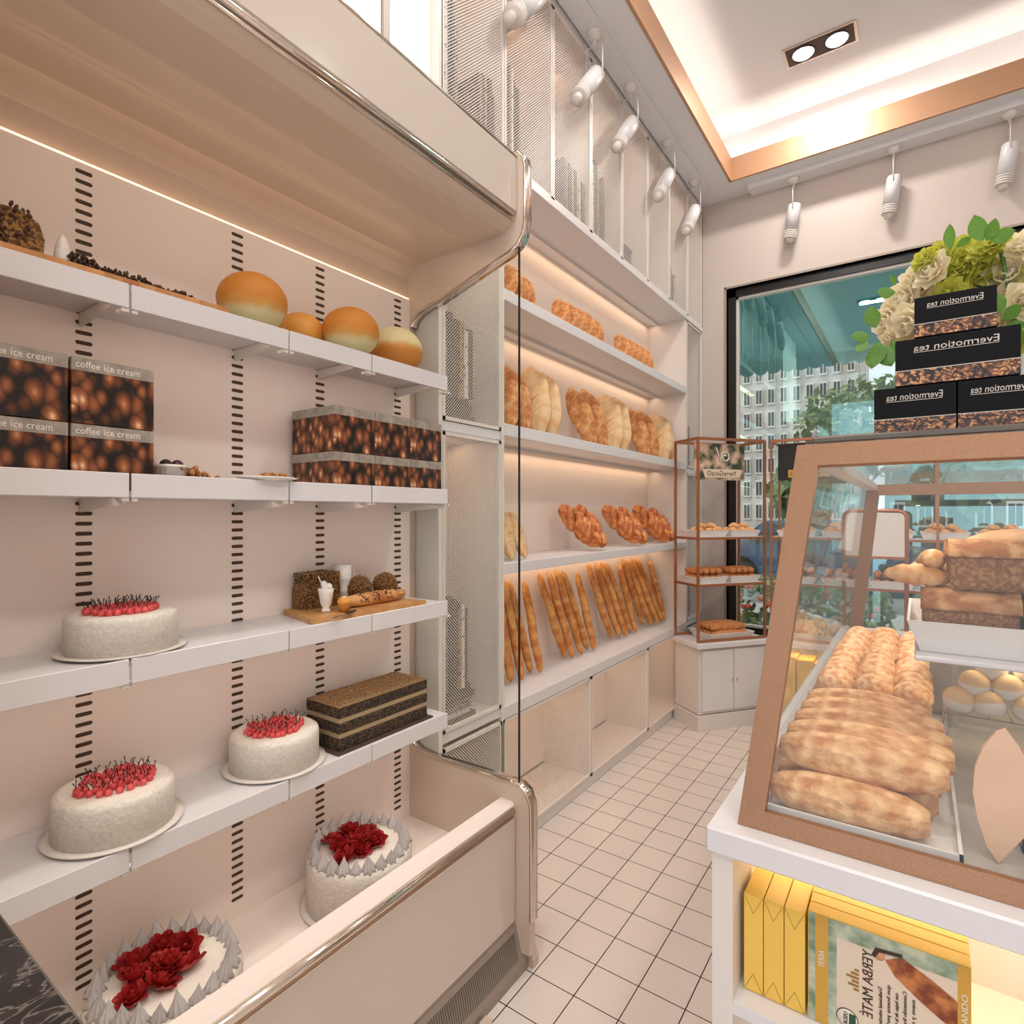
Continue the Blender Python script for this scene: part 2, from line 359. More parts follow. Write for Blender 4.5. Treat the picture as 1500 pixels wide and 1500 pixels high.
def text(s, size, org, right, up, m, parent, name='lettering', width=None, mirror=False, depth=.0006, local=False, shear=0, align='LEFT'):
    cu = D.curves.new('t', 'FONT'); cu.body = s; cu.size = size; cu.extrude = depth/2; cu.align_x = align; cu.resolution_u = 2; cu.shear = shear
    ob = D.objects.new('t', cu); COL.objects.link(ob)
    me = D.meshes.new_from_object(ob.evaluated_get(bpy.context.evaluated_depsgraph_get())); D.objects.remove(ob)
    xs = [v.co.x for v in me.vertices]; w = max(xs)-min(xs); x0 = min(xs); k = (width/w) if width else 1
    right = Vector(right).normalized(); up = Vector(up).normalized(); nrm = right.cross(up)
    og = Vector((0, 0, 0)) if local else ORG[parent.name]
    for v in me.vertices:
        x = (v.co.x-x0)*k
        if mirror: x = w*k-x
        v.co = Vector(org)+right*x+up*v.co.y+nrm*v.co.z-og
    me.materials.clear(); me.materials.append(M[m])
    o = D.objects.new(name, me); COL.objects.link(o); o.parent = parent; me.name = name; return o
ORD = ['first', 'second', 'third', 'fourth', 'fifth', 'sixth', 'seventh', 'eighth', 'ninth', 'tenth', 'eleventh', 'twelfth']
# ------------------------------------------------------------------ ROOM
XL = -1.45; XR = 2.3; YB = 3.85; YF = -2.3; ZC = 3.232; ZT = 3.58
UX = -1.168          # front plane of the bread wall
struct(MB().box(XL, XR, YF, YB+.2, -.05, 0), 'floor', 'floor')
struct(MB().box(XL-.1, XL, YF, YB+.2, 0, 3.75), 'wall_left', 'wall')
struct(MB().box(XR, XR+.1, YF, YB+.2, 0, 3.75), 'wall_right', 'wall')
WX0, WX1, WZ0, WZ1 = -1.015, 2.05, .42, 2.651
b = MB(); b.box(XL, WX0, YB, YB+.18, 0, 3.75); b.box(WX0, XR, YB, YB+.18, WZ1, 3.75); b.box(WX0, XR, YB, YB+.18, 0, WZ0); b.box(WX1, XR, YB, YB+.18, WZ0, WZ1)
struct(b, 'wall_back', 'wall')
b = MB(); b.box(XL, -1.1, YF-.1, YF, 0, 3.75); b.box(1.9, XR, YF-.1, YF, 0, 3.75); b.box(-1.1, 1.9, YF-.1, YF, 2.9, 3.75)
struct(b, 'wall_front', 'wall')
# ceiling: low margin with a raised tray
CX0, CX1, CY0, CY1 = -.946, 1.75, -1.8, 3.653; RC = .11
b = MB()
b.box(XL, CX0, YF, YB, ZC, ZC+.03); b.box(CX1, XR, YF, YB, ZC, ZC+.03); b.box(CX0, CX1, CY1, YB, ZC, ZC+.03); b.box(CX0, CX1, YF, CY0, ZC, ZC+.03)
b.box(XL, XR, YF, YB, ZT, ZT+.05)
b.box(CX0-RC-.02, CX0-RC, CY0-RC, CY1+RC, ZC+.03, ZT); b.box(CX1+RC, CX1+RC+.02, CY0-RC, CY1+RC, ZC+.03, ZT)
b.box(CX0-RC, CX1+RC, CY1+RC, CY1+RC+.02, ZC+.03, ZT); b.box(CX0-RC, CX1+RC, CY0-RC-.02, CY0-RC, ZC+.03, ZT)
struct(b, 'ceiling', 'ceiling')
b = MB(); tz0, tz1, tt = ZC-.004, ZC+.135, .014
b.box(CX0, CX0+tt, CY0, CY1, tz0, tz1); b.box(CX1-tt, CX1, CY0, CY1, tz0, tz1); b.box(CX0, CX1, CY1-tt, CY1, tz0, tz1); b.box(CX0, CX1, CY0, CY0+tt, tz0, tz1)
struct(b, 'trim_1', 'gold_trim')
# slim raised moulding under the ceiling margin
b = MB(); b.box(-1.16, -1.07, -1.5, 3.70, ZC-.012, ZC)
struct(b, 'trim_2', 'ceiling')
b = MB(); b.box(-.86, 2.1, 3.74, 3.848, ZC-.03, ZC)
struct(b, 'trim_3', 'ceiling')
# LED strips hidden in the cove
def area(name, loc, size, size_y, power, col, rot=(0, 0, 0), spread=None):
    l = D.lights.new(name, 'AREA'); l.shape = 'RECTANGLE'; l.size = size; l.size_y = size_y; l.energy = power; l.color = s2l(col)
    if spread: l.spread = spread
    o = D.objects.new(name, l); COL.objects.link(o); o.location = loc; o.rotation_euler = rot; return o
WARM = (255, 238, 222); NEU = (255, 247, 238)
cxm, cym = (CX0+CX1)/2, (CY0+CY1)/2
area('cove_led', (CX0-.055, cym, ZC+.05), .04, CY1-CY0, 15, WARM, (PI, 0, 0))
area('cove_led', (CX1+.055, cym, ZC+.05), .04, CY1-CY0, 15, WARM, (PI, 0, 0))
area('cove_led', (cxm, CY1+.055, ZC+.05), CX1-CX0, .04, 9, WARM, (PI, 0, 0))
area('cove_led', (cxm, CY0-.055, ZC+.05), CX1-CX0, .04, 9, WARM, (PI, 0, 0))
# recessed twin downlights
def downlight():
    t = thing('recessed_downlight', '', 'ceiling light', (0, 0, 0))
    MB().box(-.165, .165, -.075, .075, -.006, 0).build('outer_frame', 'steel', t, True)
    MB().box(-.152, .152, -.062, .062, -.009, -.004).build('black_plate', 'slot', t, True)
    for s in (-1, 1):
        l = MB().lathe([(0, -.013), (.046, -.013), (.05, -.009)], (s*.076, 0, 0), 24).build('lamp', 'lamp_on', t, True)
        MB().lathe([(.049, -.009), (.054, -.015), (.057, -.009)], (s*.076, 0, 0), 24).build('lamp_ring', 'black', l, True)
    return Proto(t)
dl = downlight()
pos = onZ(1201, 66, ZT)
spots = [(pos.x, pos.y, 'twin downlight recessed in the raised white ceiling, nearest the back window'),
         (pos.x, pos.y-1.5, 'twin downlight in the raised ceiling, one further from the window'), (pos.x, pos.y-3.0, 'twin downlight in the raised ceiling behind the viewer'),
         (1.15, 1.9, 'twin downlight over the glass counter side'), (1.15, .3, 'twin downlight on the far right side of the raised ceiling')]
for x, y, lb in spots:
    dl.put(lb, (x, y, ZT), (0, 0, 0), 1, 'recessed ceiling downlights')
    area('downlight_lamp', (x, y, ZT-.03), .26, .09, 26, NEU)
# ------------------------------------------------------------------ BACK WINDOW
w = D.objects.new('window_1', None); COL.objects.link(w); w['kind'] = 'structure'; ORG['window_1'] = Vector((0, 0, 0))
b = MB(); fw = .05
for (x0, x1, z0, z1) in ((WX0, WX0+fw, WZ0, WZ1), (WX1-fw, WX1, WZ0, WZ1), (WX0, WX1, WZ1-fw, WZ1), (WX0, WX1, WZ0, WZ0+fw)): b.box(x0, x1, YB+.03, YB+.1, z0, z1)
b.build('window_frame', 'window_black', w)
b = MB(); f2 = .014; q = fw
for (x0, x1, z0, z1) in ((WX0+q, WX0+q+f2, WZ0+q, WZ1-q), (WX1-q-f2, WX1-q, WZ0+q, WZ1-q), (WX0+q, WX1-q, WZ1-q-f2, WZ1-q), (WX0+q, WX1-q, WZ0+q, WZ0+q+f2)): b.box(x0, x1, YB+.045, YB+.085, z0, z1)
b.build('inner_frame', 'white', w)
MB().box(WX0+q, WX1-q, YB+.06, YB+.064, WZ0+q, WZ1-q).build('glass_pane', 'glass_window', w)
b = MB(); b.box(WX0-.012, WX0, YB-.006, YB+.05, WZ0, WZ1+.012); b.box(WX0-.012, WX1, YB-.006, YB+.05, WZ1, WZ1+.012)
struct(b, 'trim_4', 'grey_metal')
# ------------------------------------------------------------------ OUTSIDE
tag(MB().box(-40, 60, YB+.25, 90, -.35, -.3).build('street', 'asphalt'), None, None, kind='structure')
tag(MB().box(-8, 12, YB+.25, 9, -.3, -.12).build('pavement', 'pavement'), None, None, kind='structure')
# teal scalloped awning
aw = thing('awning', 'teal fabric awning with a scalloped edge over the shop window', 'awning', (0, YB+.2, 2.8))
b = MB(); A0, A1 = -1.6, 2.6
b.add([(A0, YB+.2, 2.82), (A1, YB+.2, 2.82), (A1, 5.0, 2.43), (A0, 5.0, 2.43), (A0, YB+.2, 2.85), (A1, YB+.2, 2.85), (A1, 5.0, 2.46), (A0, 5.0, 2.46)],
      [(0, 1, 2, 3), (7, 6, 5, 4), (0, 4, 5, 1), (2, 6, 7, 3), (1, 5, 6, 2), (0, 3, 7, 4)])
b.build('canopy_cloth', 'teal', aw)
b = MB(); n = 42
for i in range(n):
    x0 = A0+(A1-A0)*i/n; x1 = A0+(A1-A0)*(i+1)/n; xm = (x0+x1)/2; r = (x1-x0)/2
    poly = [(x0, 2.46), (x0, 2.36)]+[(xm-r*math.cos(a*PI/8), 2.36-.035*math.sin(a*PI/8)) for a in range(1, 8)]+[(x1, 2.36), (x1, 2.46)]
    b.prism(poly, 'y', 4.995, 5.005)
b.build('scalloped_valance', 'teal', aw)
b = MB()
for x in (A0+.1, 0.5, A1-.1): b.tube([(x, YB+.2, 2.3), (x, 4.98, 2.42)], .012)
b.build('support_arm', 'steel', aw)
def building(name, label, X0, X1, Y0, Y1, H, cols, rows, wm, z0=1.0, fx=0):
    t = thing(name, label, 'building', ((X0+X1)/2, Y0, -.3))
    MB().box(X0, X1, Y0, Y1, -.3, H).build('wall', wm, t)
    MB().box(X0-.15, X1+.15, Y0-.2, Y1, H, H+.3).build('cornice', 'facade_trim', t)
    w_ = (X1-X0)/cols; h_ = (H-z0)/rows
    for i in range(cols):
        for j in range(rows):
            cx = X0+w_*(i+.5); cz = z0+h_*(j+.5)
            f = MB().box(cx-w_*.29, cx+w_*.29, Y0-.06, Y0, cz-h_*.36, cz+h_*.36).build('window_frame', 'facade_trim', t)
            g = MB(); g.box(cx-w_*.22, cx-.02, Y0-.08, Y0-.02, cz-h_*.29, cz+h_*.29); g.box(cx+.02, cx+w_*.22, Y0-.08, Y0-.02, cz-h_*.29, cz+h_*.29); g.build('pane', 'facade_glass', f)
    return t
building('apartment_block', 'pale apartment block with rows of windows across the street', -7.2, -1.9, 26, 32, 9.5, 11, 9, 'facade', .8)
building('apartment_block', 'brown brick block right of the pale apartments', -1.2, 6.5, 30, 36, 6.4, 8, 4, 'brick', .4)
building('apartment_block', 'wide pale building furthest right beyond the trees', 7, 18, 28, 36, 8.2, 8, 5, 'facade', .6)
def tree(label, x, y, h, r, leafm='tree_leaf', n=900):
    t = thing('street_tree', label, 'tree', (x, y, -.3))
    b = MB(); b.tube([(x, y, -.3), (x+.05, y, h*.4), (x, y+.05, h*.75)], [.12, .09, .04])
    for k in range(6):
        a = k*1.05; b.tube([(x, y, h*.35+.1*k), (x+math.cos(a)*r*.6, y+math.sin(a)*r*.5, h*.6+.12*k)], [.05, .015], 6)
    b.build('trunk', 'bark', t); b = MB()
    for k in range(n):
        d = Vector((random.gauss(0, 1), random.gauss(0, 1), random.gauss(0, 1))).normalized()*random.uniform(.45, 1)
        p = Vector((x+d.x*r, y+d.y*r, h*.68+d.z*r*.8)); s_ = random.uniform(.1, .2)
        u = Vector((random.gauss(0, 1), random.gauss(0, 1), random.gauss(0, 1))).normalized(); v = u.orthogonal().normalized()
        b.add([p-u*s_, p+v*s_*.6, p+u*s_, p-v*s_*.6], [(0, 1, 2, 3)])
    b.build('crown', leafm, t)
tree('leafy street tree in front of the brown brick block', -1.2, 18, 5.2, 1.7)
tree('round street tree right of the first one', 2.9, 20, 4.8, 1.4)
tree('tall street tree furthest right across the street', 7, 18, 5.4, 2.0)
tree('slim young tree near the kerb outside the window', .4, 10, 2.6, .7, n=400)
tree('slim young tree left near the kerb outside the window', -1.35, 9.4, 2.2, .55, n=300)
def shrub(label, x, y, w_, d_, h, n=700, fl=True):
    t = thing('flowering_hedge', label, 'hedge', (x, y, -.12)); b = MB()
    for k in range(n):
        p = Vector((x+random.uniform(-w_, w_), y+random.uniform(-d_, d_), random.uniform(-.1, h)*random.uniform(.6, 1))); s_ = random.uniform(.04, .09)
        u = Vector((random.gauss(0, 1), random.gauss(0, 1), random.gauss(0, 1))).normalized(); v = u.orthogonal().normalized()
        b.add([p-u*s_, p+v*s_*.6, p+u*s_, p-v*s_*.6], [(0, 1, 2, 3)])
    f_ = b.build('foliage', 'hedge_leaf', t); b = MB()
    for k in range(40): b.ell((x+random.uniform(-w_, w_), y-d_*.9, random.uniform(0, h)), .03, 6, 4)
    b.build('blossom', 'flower_red', t)
shrub('low flowering hedge outside the window, left stretch', -1.3, 7.0, 1.1, .3, .55)
shrub('low flowering hedge outside the window, right stretch', 1.3, 7.0, 1.3, .3, .5)
# parked car
t = thing('parked_car', 'blue-grey car parked across the street', 'car', (-1.6, 13, -.3))
b = MB(); prof = [(-2.1, .25), (-2.1, .75), (-1.5, .85), (-.9, 1.35), (.6, 1.38), (1.2, .9), (2.05, .78), (2.1, .25)]
b.prism([(p[0]-1.6, p[1]-.3) for p in prof], 'y', 12.2, 13.8); b.build('car_body', 'car_blue', t)
b = MB(); b.prism([(-.85-1.6, .95), (-.7-1.6, 1.0), (.5-1.6, 1.02), (.95-1.6, .62), (-1.2-1.6, .6)], 'y', 12.18, 12.22); b.build('side_window', 'facade_glass', t)
for dx in (-1.35, 1.3): MB().tube([(dx-1.6, 12.15, .02), (dx-1.6, 12.4, .02)], .32, 20).build('wheel', 'rubber', t)
# ------------------------------------------------------------------ BREAD WALL UNIT
un = thing('bread_wall_unit', 'tall white built-in bread shelving with perforated doors along the left wall', 'shelving', (UX, 2.5, 0))
ys = [1.287+.323*k for k in range(8)]+[3.845]
UBX = -1.412
b = MB(); b.box(XL+.003, UBX, ys[0], 3.845, .06, 3.225); b.build('back_panel', 'unit_back', un)
b = MB()
b.box(XL+.003, UX, 1.287-.012, 1.287+.006, .0, 3.225); b.build('side_panel', 'white', un)
for y in (1.60, 3.52): MB().box(UBX, UX, y-.008, y+.008, .0, 2.41).build('side_panel', 'white', un)
MB().box(UBX, UX, 3.835, 3.845, 0, 3.225).build('side_panel', 'white', un)
SH = {1: (1.979, 1.937), 2: (1.512, 1.469), 3: (1.027, .99), 4: (.532, .488)}
for k, (zt, zb) in SH.items(): MB().bev(UBX, UX+.002, 1.608, 3.512, zb, zt, .002).build('shelf', 'white_shelf', un)
for zt, zb in ((1.482, 1.45), (.532, .5)): MB().bev(UBX, UX-.004, 1.293, 1.592, zb, zt, .002).build('shelf', 'white_shelf', un)
for zt, zb in ((1.482, 1.45), (.532, .5)): MB().bev(UBX, UX-.004, 3.528, 3.835, zb, zt, .002).build('shelf', 'white_shelf', un)
MB().bev(UBX, UX+.006, 1.293, 3.835, 2.395, 2.425, .002).build('ledge', 'white_shelf', un)
MB().box(UBX, UX-.002, 1.293, 3.835, 3.19, 3.225).build('top_panel', 'white', un)
MB().bev(UBX, UX-.01, 1.293, 3.835, 0, .05, .002).build('plinth', 'white', un)
for y in ys[1:-1]: MB().box(UBX, UX-.012, y-.005, y+.005, 2.425, 3.19).build('divider', 'white', un)
for y in ys[1:-1:2][:]: 
    if 1.7 < y < 3.5: MB().box(UBX, UX-.012, y-.005, y+.005, .05, .488).build('divider', 'white', un)
def mesh_door(y0, y1, z0, z1):
    fr = .011; g = .002; y0 += g; y1 -= g; b = MB()
    for (a0, a1, c0, c1) in ((y0, y0+fr, z0, z1), (y1-fr, y1, z0, z1), (y0, y1, z0, z0+fr), (y0, y1, z1-fr, z1)): b.box(UX-.012, UX, a0, a1, c0, c1)
    d = b.build('perforated_door', 'white', un)
    MB().add([(UX-.006, y0+fr, z0+fr), (UX-.006, y1-fr, z0+fr), (UX-.006, y1-fr, z1-fr), (UX-.006, y0+fr, z1-fr)], [(0, 1, 2, 3)]).build('mesh_panel', 'perforated', d)
for a, c in zip(ys[:-1], ys[1:]): mesh_door(a, c, 2.427, 3.188)
mesh_door(1.293, 1.592, 1.484, 2.392); mesh_door(1.293, 1.592, .534, 1.448)
mesh_door(3.528, 3.835, 1.484, 2.392); mesh_door(3.528, 3.835, .534, 1.448)
dd = [1.293, 1.60, 2.258, 2.905, 3.52, 3.835]
for a, c in zip(dd[:-1], dd[1:]): mesh_door(a, c, .052, .486)
# LED profiles under every shelf at the back
for k, zb in ((0, 2.395), (1, SH[1][1]), (2, SH[2][1]), (3, SH[3][1])):
    MB().box(UBX+.07, UBX+.074, 1.612, 3.508, zb-.012, zb).build('led_cover', 'white', un)
    area('shelf_led', (UBX+.04, 2.56, zb-.004), .05, 1.86, 2.0, (255, 214, 176), (0, R(-10), 0))
area('cupboard_led', (UBX+.06, 2.56, .482), .08, 1.86, 3.2, (255, 200, 156), (0, R(-12), 0))
area('cupboard_led', (UBX+.06, 2.56, 3.185), .08, 2.4, 2, (255, 206, 166), (0, R(-12), 0))
area('cupboard_led', (UBX+.06, 1.44, 2.39), .08, .26, .4, (255, 206, 166), (0, R(-12), 0))
area('cupboard_led', (UBX+.06, 1.44, 1.445), .08, .26, .4, (255, 206, 166), (0, R(-12), 0))
# books and magazines behind the perforated doors
BM = ['book_black', 'book_white', 'book_black', 'book_grey', 'book_black', 'book_tan', 'book_black']
def book(label, x0, x1, y0, y1, z0, z1, m, group):
    t = thing('book', label, 'book', ((x0+x1)/2, (y0+y1)/2, z0), group)
    flat = (z1-z0) < (y1-y0)
    b = MB()
    if flat: b.box(x0, x1, y0, y1, z0, z0+.0015); b.box(x0, x1, y0, y1, z1-.0015, z1); b.box(x1-.002, x1, y0, y1, z0, z1)
    else: b.box(x0, x1, y0, y0+.0015, z0, z1); b.box(x0, x1, y1-.0015, y1, z0, z1); b.box(x1-.002, x1, y0, y1, z0, z1)
    b.build('cover', m, t)
    b = MB()
    if flat: b.box(x0+.004, x1-.002, y0+.004, y1-.004, z0+.0015, z1-.0015)
    else: b.box(x0+.004, x1-.002, y0+.0015, y1-.0015, z0+.004, z1-.004)
    b.build('pages', 'ink_white', t)
def bookstack(where, y0, zb, nf, nu, h, tan=0):
    z = zb
    for k in range(nf):
        th = random.uniform(.014, .022); j = random.uniform(0, .02)
        book(f'flat book, {ORD[k]} from the bottom of the pile {where}', -1.37, -1.2-j, y0+j*.5, y0+.19-random.uniform(0, .03), z, z+th, BM[(k*2+nf) % 7], 'flat books '+where); z += th+.0005
    y = y0+.002
    for k in range(nu):
        th = random.uniform(.012, .024); hh = h*random.uniform(.9, 1) - (.03 if k > nu*.6 else 0)
        book(f'upright book, {ORD[k]} from the left {where}', -1.36, -1.19-random.uniform(0, .012), y, y+th, z, z+hh, BM[(k*3+nu) % 7 if not tan else (k+tan) % 7], 'upright books '+where); y += th+.001
UZ = 2.4255
bookstack('in the first upper cupboard', 1.305, UZ, 3, 5, .36)
bookstack('in the first upper cupboard beside the divider', 1.50, UZ, 0, 5, .26, 3)
bookstack('in the second upper cupboard', 1.64, UZ, 3, 6, .33)
bookstack('in the third upper cupboard', 2.06, UZ, 0, 9, .25, 2)
bookstack('in the fourth upper cupboard', 2.28, UZ, 2, 9, .34)
bookstack('in the fifth upper cupboard', 2.62, UZ, 8, 0, .2)
bookstack('in the seventh upper cupboard', 3.25, UZ, 1, 9, .22, 1)
bookstack('behind the tall mesh door above', 1.305, 1.4825, 5, 7, .26)
bookstack('behind the tall mesh door below', 1.305, .5325, 6, 7, .30)
bookstack('behind the far mesh door above', 3.55, 1.4825, 3, 6, .26)
bookstack('behind the far mesh door below', 3.55, .5325, 3, 6, .24)
# brightly lit white panels above the fridge, brightness put in as emission
t = thing('overhead_cupboard', 'white cupboard with white panels given their own glow above the fridge', 'cupboard', (-1.3, 1.0, 2.22))
MB().box(XL+.003, -1.215, .05, 1.272, 2.2, 3.225).build('body', 'white', t)
for a, c in ((.2, .55), (.56, 1.078), (1.105, 1.272)): MB().box(-1.2145, -1.2, a, c, 2.22, 3.22).build('glow_panel', 'glow_white', t)
MB().box(-1.2145, -1.19, 1.08, 1.103, 2.22, 3.22).build('post', 'grey_metal', t)
# ------------------------------------------------------------------ DISPLAY FRIDGE
FY0, FYI, FYO = .12, 1.245, 1.27; FBX = -1.258; SFX = -1.064
fr = thing('display_fridge', 'tall open cream bakery display fridge with chrome edged curved end', 'fridge', (-1.05, .75, 0))
MB().box(FBX-.01, FBX, FY0, FYI, .28, 1.846).build('back_panel', 'fridge_in', fr)
MB().box(FBX-.08, FBX-.012, FY0, FYO-.005, .05, 2.14).build('rear_housing', 'fridge_beige', fr)
for yc in (.412, .705, .925, 1.195):
    b = MB(); z = .33
    while z < 1.83:
        hw = .0135; r = .0036; pts = []
        for k in range(7): a = -PI/2+PI*k/6; pts.append((yc+hw-r+r*math.cos(a), z+r*math.sin(a)))
        for k in range(7): a = PI/2+PI*k/6; pts.append((yc-hw+r+r*math.cos(a), z+r*math.sin(a)))
        b.prism(pts, 'x', FBX-.001, FBX+.0007); z += .0185
    b.build('slot_column', 'slot', fr)
shelf_z = {1: (1.5775, 1.5775, 1.537), 2: (1.237, 1.266, 1.226), 3: (.956, .960, .919), 4: (.648, .651, .611)}
seg = [(FY0, .412), (.412, .705), (.705, .925), (.925, 1.195)]
for k, (zs, zt, zb) in shelf_z.items():
    for a, c in seg:
        s_ = MB().box(FBX+.001, SFX, a+.0006, c-.0006, zs-.01, zs).build('shelf', 'white_shelf', fr)
        b = MB(); b.bev(SFX, SFX+.005, a+.0018, c-.0018, zb, zt, .001); b.box(SFX-.004, SFX+.002, a+.0018, c-.0018, zb, zb+.003); b.build('front_lip', 'white_shelf', s_)
    for y in (.412, .705, .925, 1.195):
        b = MB(); b.prism([(FBX+.001, zs-.035), (FBX+.001, zs-.011), (SFX-.004, zs-.011), (SFX-.004, zs-.022)], 'y', y-.008, y-.003)
        b.box(SFX-.02, SFX+.002, y-.012, y-.001, zb-.006, zb); b.box(SFX-.02, SFX+.002, y+.003, y+.012, zb-.006, zb)
        b.build('bracket', 'white', fr)
# canopy
und = [(-1.282, 1.85), (-1.28, 1.885), (-1.268, 1.915), (-1.245, 1.934), (-1.21, 1.944), (-1.12, 1.946), (-.93, 1.944), (-.905, 1.948), (-.885, 1.958), (-.872, 1.972)]
b = MB(); b.prism(und+[(-.87, 1.99), (-.872, 2.138), (-1.30, 2.138), (-1.30, 1.85)], 'y', FY0, FYI, smooth=False); b.build('canopy', 'fridge_beige', fr)
b = MB(); b.bev(-.870, -.862, FY0, FYI-.001, 1.992, 2.135, .002); b.build('fascia_panel', 'fascia', fr)
b = MB(); b.tube([(-.866, FY0, 1.984), (-.866, FYI-.012, 1.984)], .0065, 10); b.tube([(-.871, FY0, 1.972), (-.871, FYI-.012, 1.972)], .004, 8); b.build('canopy_rail', 'chrome', fr)
MB().tube([(-.865, FY0, 2.139), (-.865, FYI, 2.139)], .004, 8).build('top_edge_trim', 'chrome', fr)
# end panel: upper and lower halves outlined on the plane of the fridge end
up_px = [(601, 478), (604, 468), (612, 457), (626, 447), (641, 440), (710, 392), (745, 368), (757, 356), (764, 341), (767, 322), (767, 240), (764, 229), (757, 223)]
lo_px = [(601, 1085), (604, 1093), (612, 1101), (626, 1108), (645, 1115), (700, 1132), (745, 1146), (760, 1152), (769, 1162), (775, 1180), (776, 1200), (776, 1352)]
upP = [onY(x, y, FYI) for x, y in up_px]; loP = [onY(x, y, FYI) for x, y in lo_px]
upl = [(p.x, p.z) for p in upP]; lol = [(p.x, p.z) for p in loP]
xb = -1.335
b = MB(); b.prism(upl+[(xb, upl[-1][1]), (xb, upl[0][1])], 'y', FYI, FYO); b.build('end_panel', 'fridge_beige', fr)
b = MB(); b.prism(lol+[(lol[-1][0], .05), (xb, .05), (xb, lol[0][1])], 'y', FYI, FYO); b.build('end_panel', 'fridge_beige', fr)
MB().box(xb, FBX-.004, FYI, FYO, lol[0][1], upl[0][1]).build('end_post', 'fridge_beige', fr)
for pl in (upl, lol):
    b = MB(); k = len(pl)
    o = [(x, z) for x, z in pl]
    n_ = []
    for i in range(k):
        a = Vector(o[max(i-1, 0)]); c = Vector(o[min(i+1, k-1)]); d = (c-a).normalized(); nn = Vector((-d.y, d.x))
        if pl is upl: nn = -nn if nn.x < 0 else nn
        if pl is lol: nn = nn if nn.x > 0 or nn.y > 0 else -nn
        n_.append(nn)
    vs = []; 
    for i in range(k):
        p = Vector(o[i]); q_ = p+n_[i]*.006
        for (pp, yy) in ((p, FYI-.002), (q_, FYI-.002), (q_, FYO+.004), (p, FYO+.004)): vs.append((pp.x, yy, pp.y))
    fs = [(i*4+j, (i+1)*4+j, (i+1)*4+(j+1) % 4, i*4+(j+1) % 4) for i in range(k-1) for j in range(4)]
    b.add(vs, fs, True); b.build('chrome_edge', 'chrome', fr)
g = MB(); gx = onY(760, 700, (FYI+FYO)/2).x
g.prism([(x, z+.001) for x, z in lol[:8] if x < gx]+[(gx, onY(760, 1150, 1.257).z)]+[(gx, onY(760, 362, 1.257).z)]+[(x, z-.001) for x, z in reversed(upl[:7]) if x < gx], 'y', 1.255, 1.259)
gp = g.build('side_glass', 'glass', fr)
MB().box(gx, gx+.0035, 1.2545, 1.2595, onY(760, 1152, 1.257).z, onY(760, 362, 1.257).z).build('black_edge', 'black', gp)
MB().box(FBX, -.915, FY0, FYI, .27, .285).build('deck', 'fridge_in', fr)
b = MB(); b.prism([(-.925, .285), (-.916, .4376), (-.878, .4376), (-.872, .43), (-.872, .125), (-.93, .125)], 'y', FY0, FYI); b.build('front_wall', 'fridge_in', fr)
MB().bev(-.8718, -.866, FY0, FYI-.003, .127, .400, .002).build('front_panel', 'front_panel', fr)
b = MB(); b.tube([(-.868, FY0, .420), (-.868, FYI-.012, .420)], .010, 12); b.build('bumper_rail', 'chrome', fr)
b = MB(); b.tube([(-.8685, FY0, .407), (-.8685, FYI-.012, .407)], .0045, 8); b.build('rail_lip', 'gold_trim', fr)
kg = MB().box(-.93, -.868, FY0, FYO-.002, 0, .125).build('kick_base', 'grey_metal', fr)
b = MB(); b.prism([(-.868, .118), (-.866, .118), (-.842, .022), (-.842, .0), (-.868, .0)], 'y', FY0, FYO-.004); b.build('kick_plate', 'grey_metal', fr)
b = MB(); y = FY0+.02
while y < FYO-.04:
    b.add([(-.8615, y, .104), (-.8615, y+.0035, .104), (-.8465, y+.0035, .04), (-.8465, y, .04), (-.864, y, .104), (-.864, y+.0035, .104), (-.849, y+.0035, .04), (-.849, y, .04)],
          [(0, 1, 2, 3), (4, 7, 6, 5), (0, 4, 5, 1), (3, 2, 6, 7), (0, 3, 7, 4), (1, 5, 6, 2)]); y += .007
b.build('grille', 'grille', fr)
b = MB(); b.prism([(-.90, 0), (-.90, .10), (-.86, .085), (-.838, .05), (-.828, .02), (-.828, 0)], 'y', FYO+.0, FYO+.026); b.build('foot', 'fridge_beige', fr)
MB().box(-.835, -.815, 1.05, 1.075, 0, .014).build('foot', 'fridge_beige', fr)
b = MB(); b.box(FBX-.008, FBX+.001, FY0+.01, FYI-.005, 1.8465, 1.8490); b.build('led_strip', 'led', fr)
area('fridge_led', (-.99, .70, 1.93), .12, 1.0, 1.1, (255, 226, 198), (0, R(28), 0))
MB().box(xb, -.88, FY0-.02, FY0, .0, 2.13).build('end_panel', 'fridge_beige', fr)
for k in (1, 2, 3, 4):
    zs = shelf_z[k][0]; area('fridge_shelf_fill', (SFX-.03, .68, zs-.016), .03, 1.0, (.15 if k == 2 else .6), (255, 230, 208), (0, R(20), 0))  # added fill under each fridge shelf to lift the interior
# marble counter at the lower left corner
t = thing('marble_counter', 'black marble worktop with pale veins at the lower left corner', 'counter', (-.9, 0, 0))
MB().bev(-.858, -.42, -.5, .198, .72, .75, .003).build('worktop', 'black_marble', t)
MB().box(-.82, -.45, -.49, .17, 0, .72).build('cabinet_body', 'white', t)
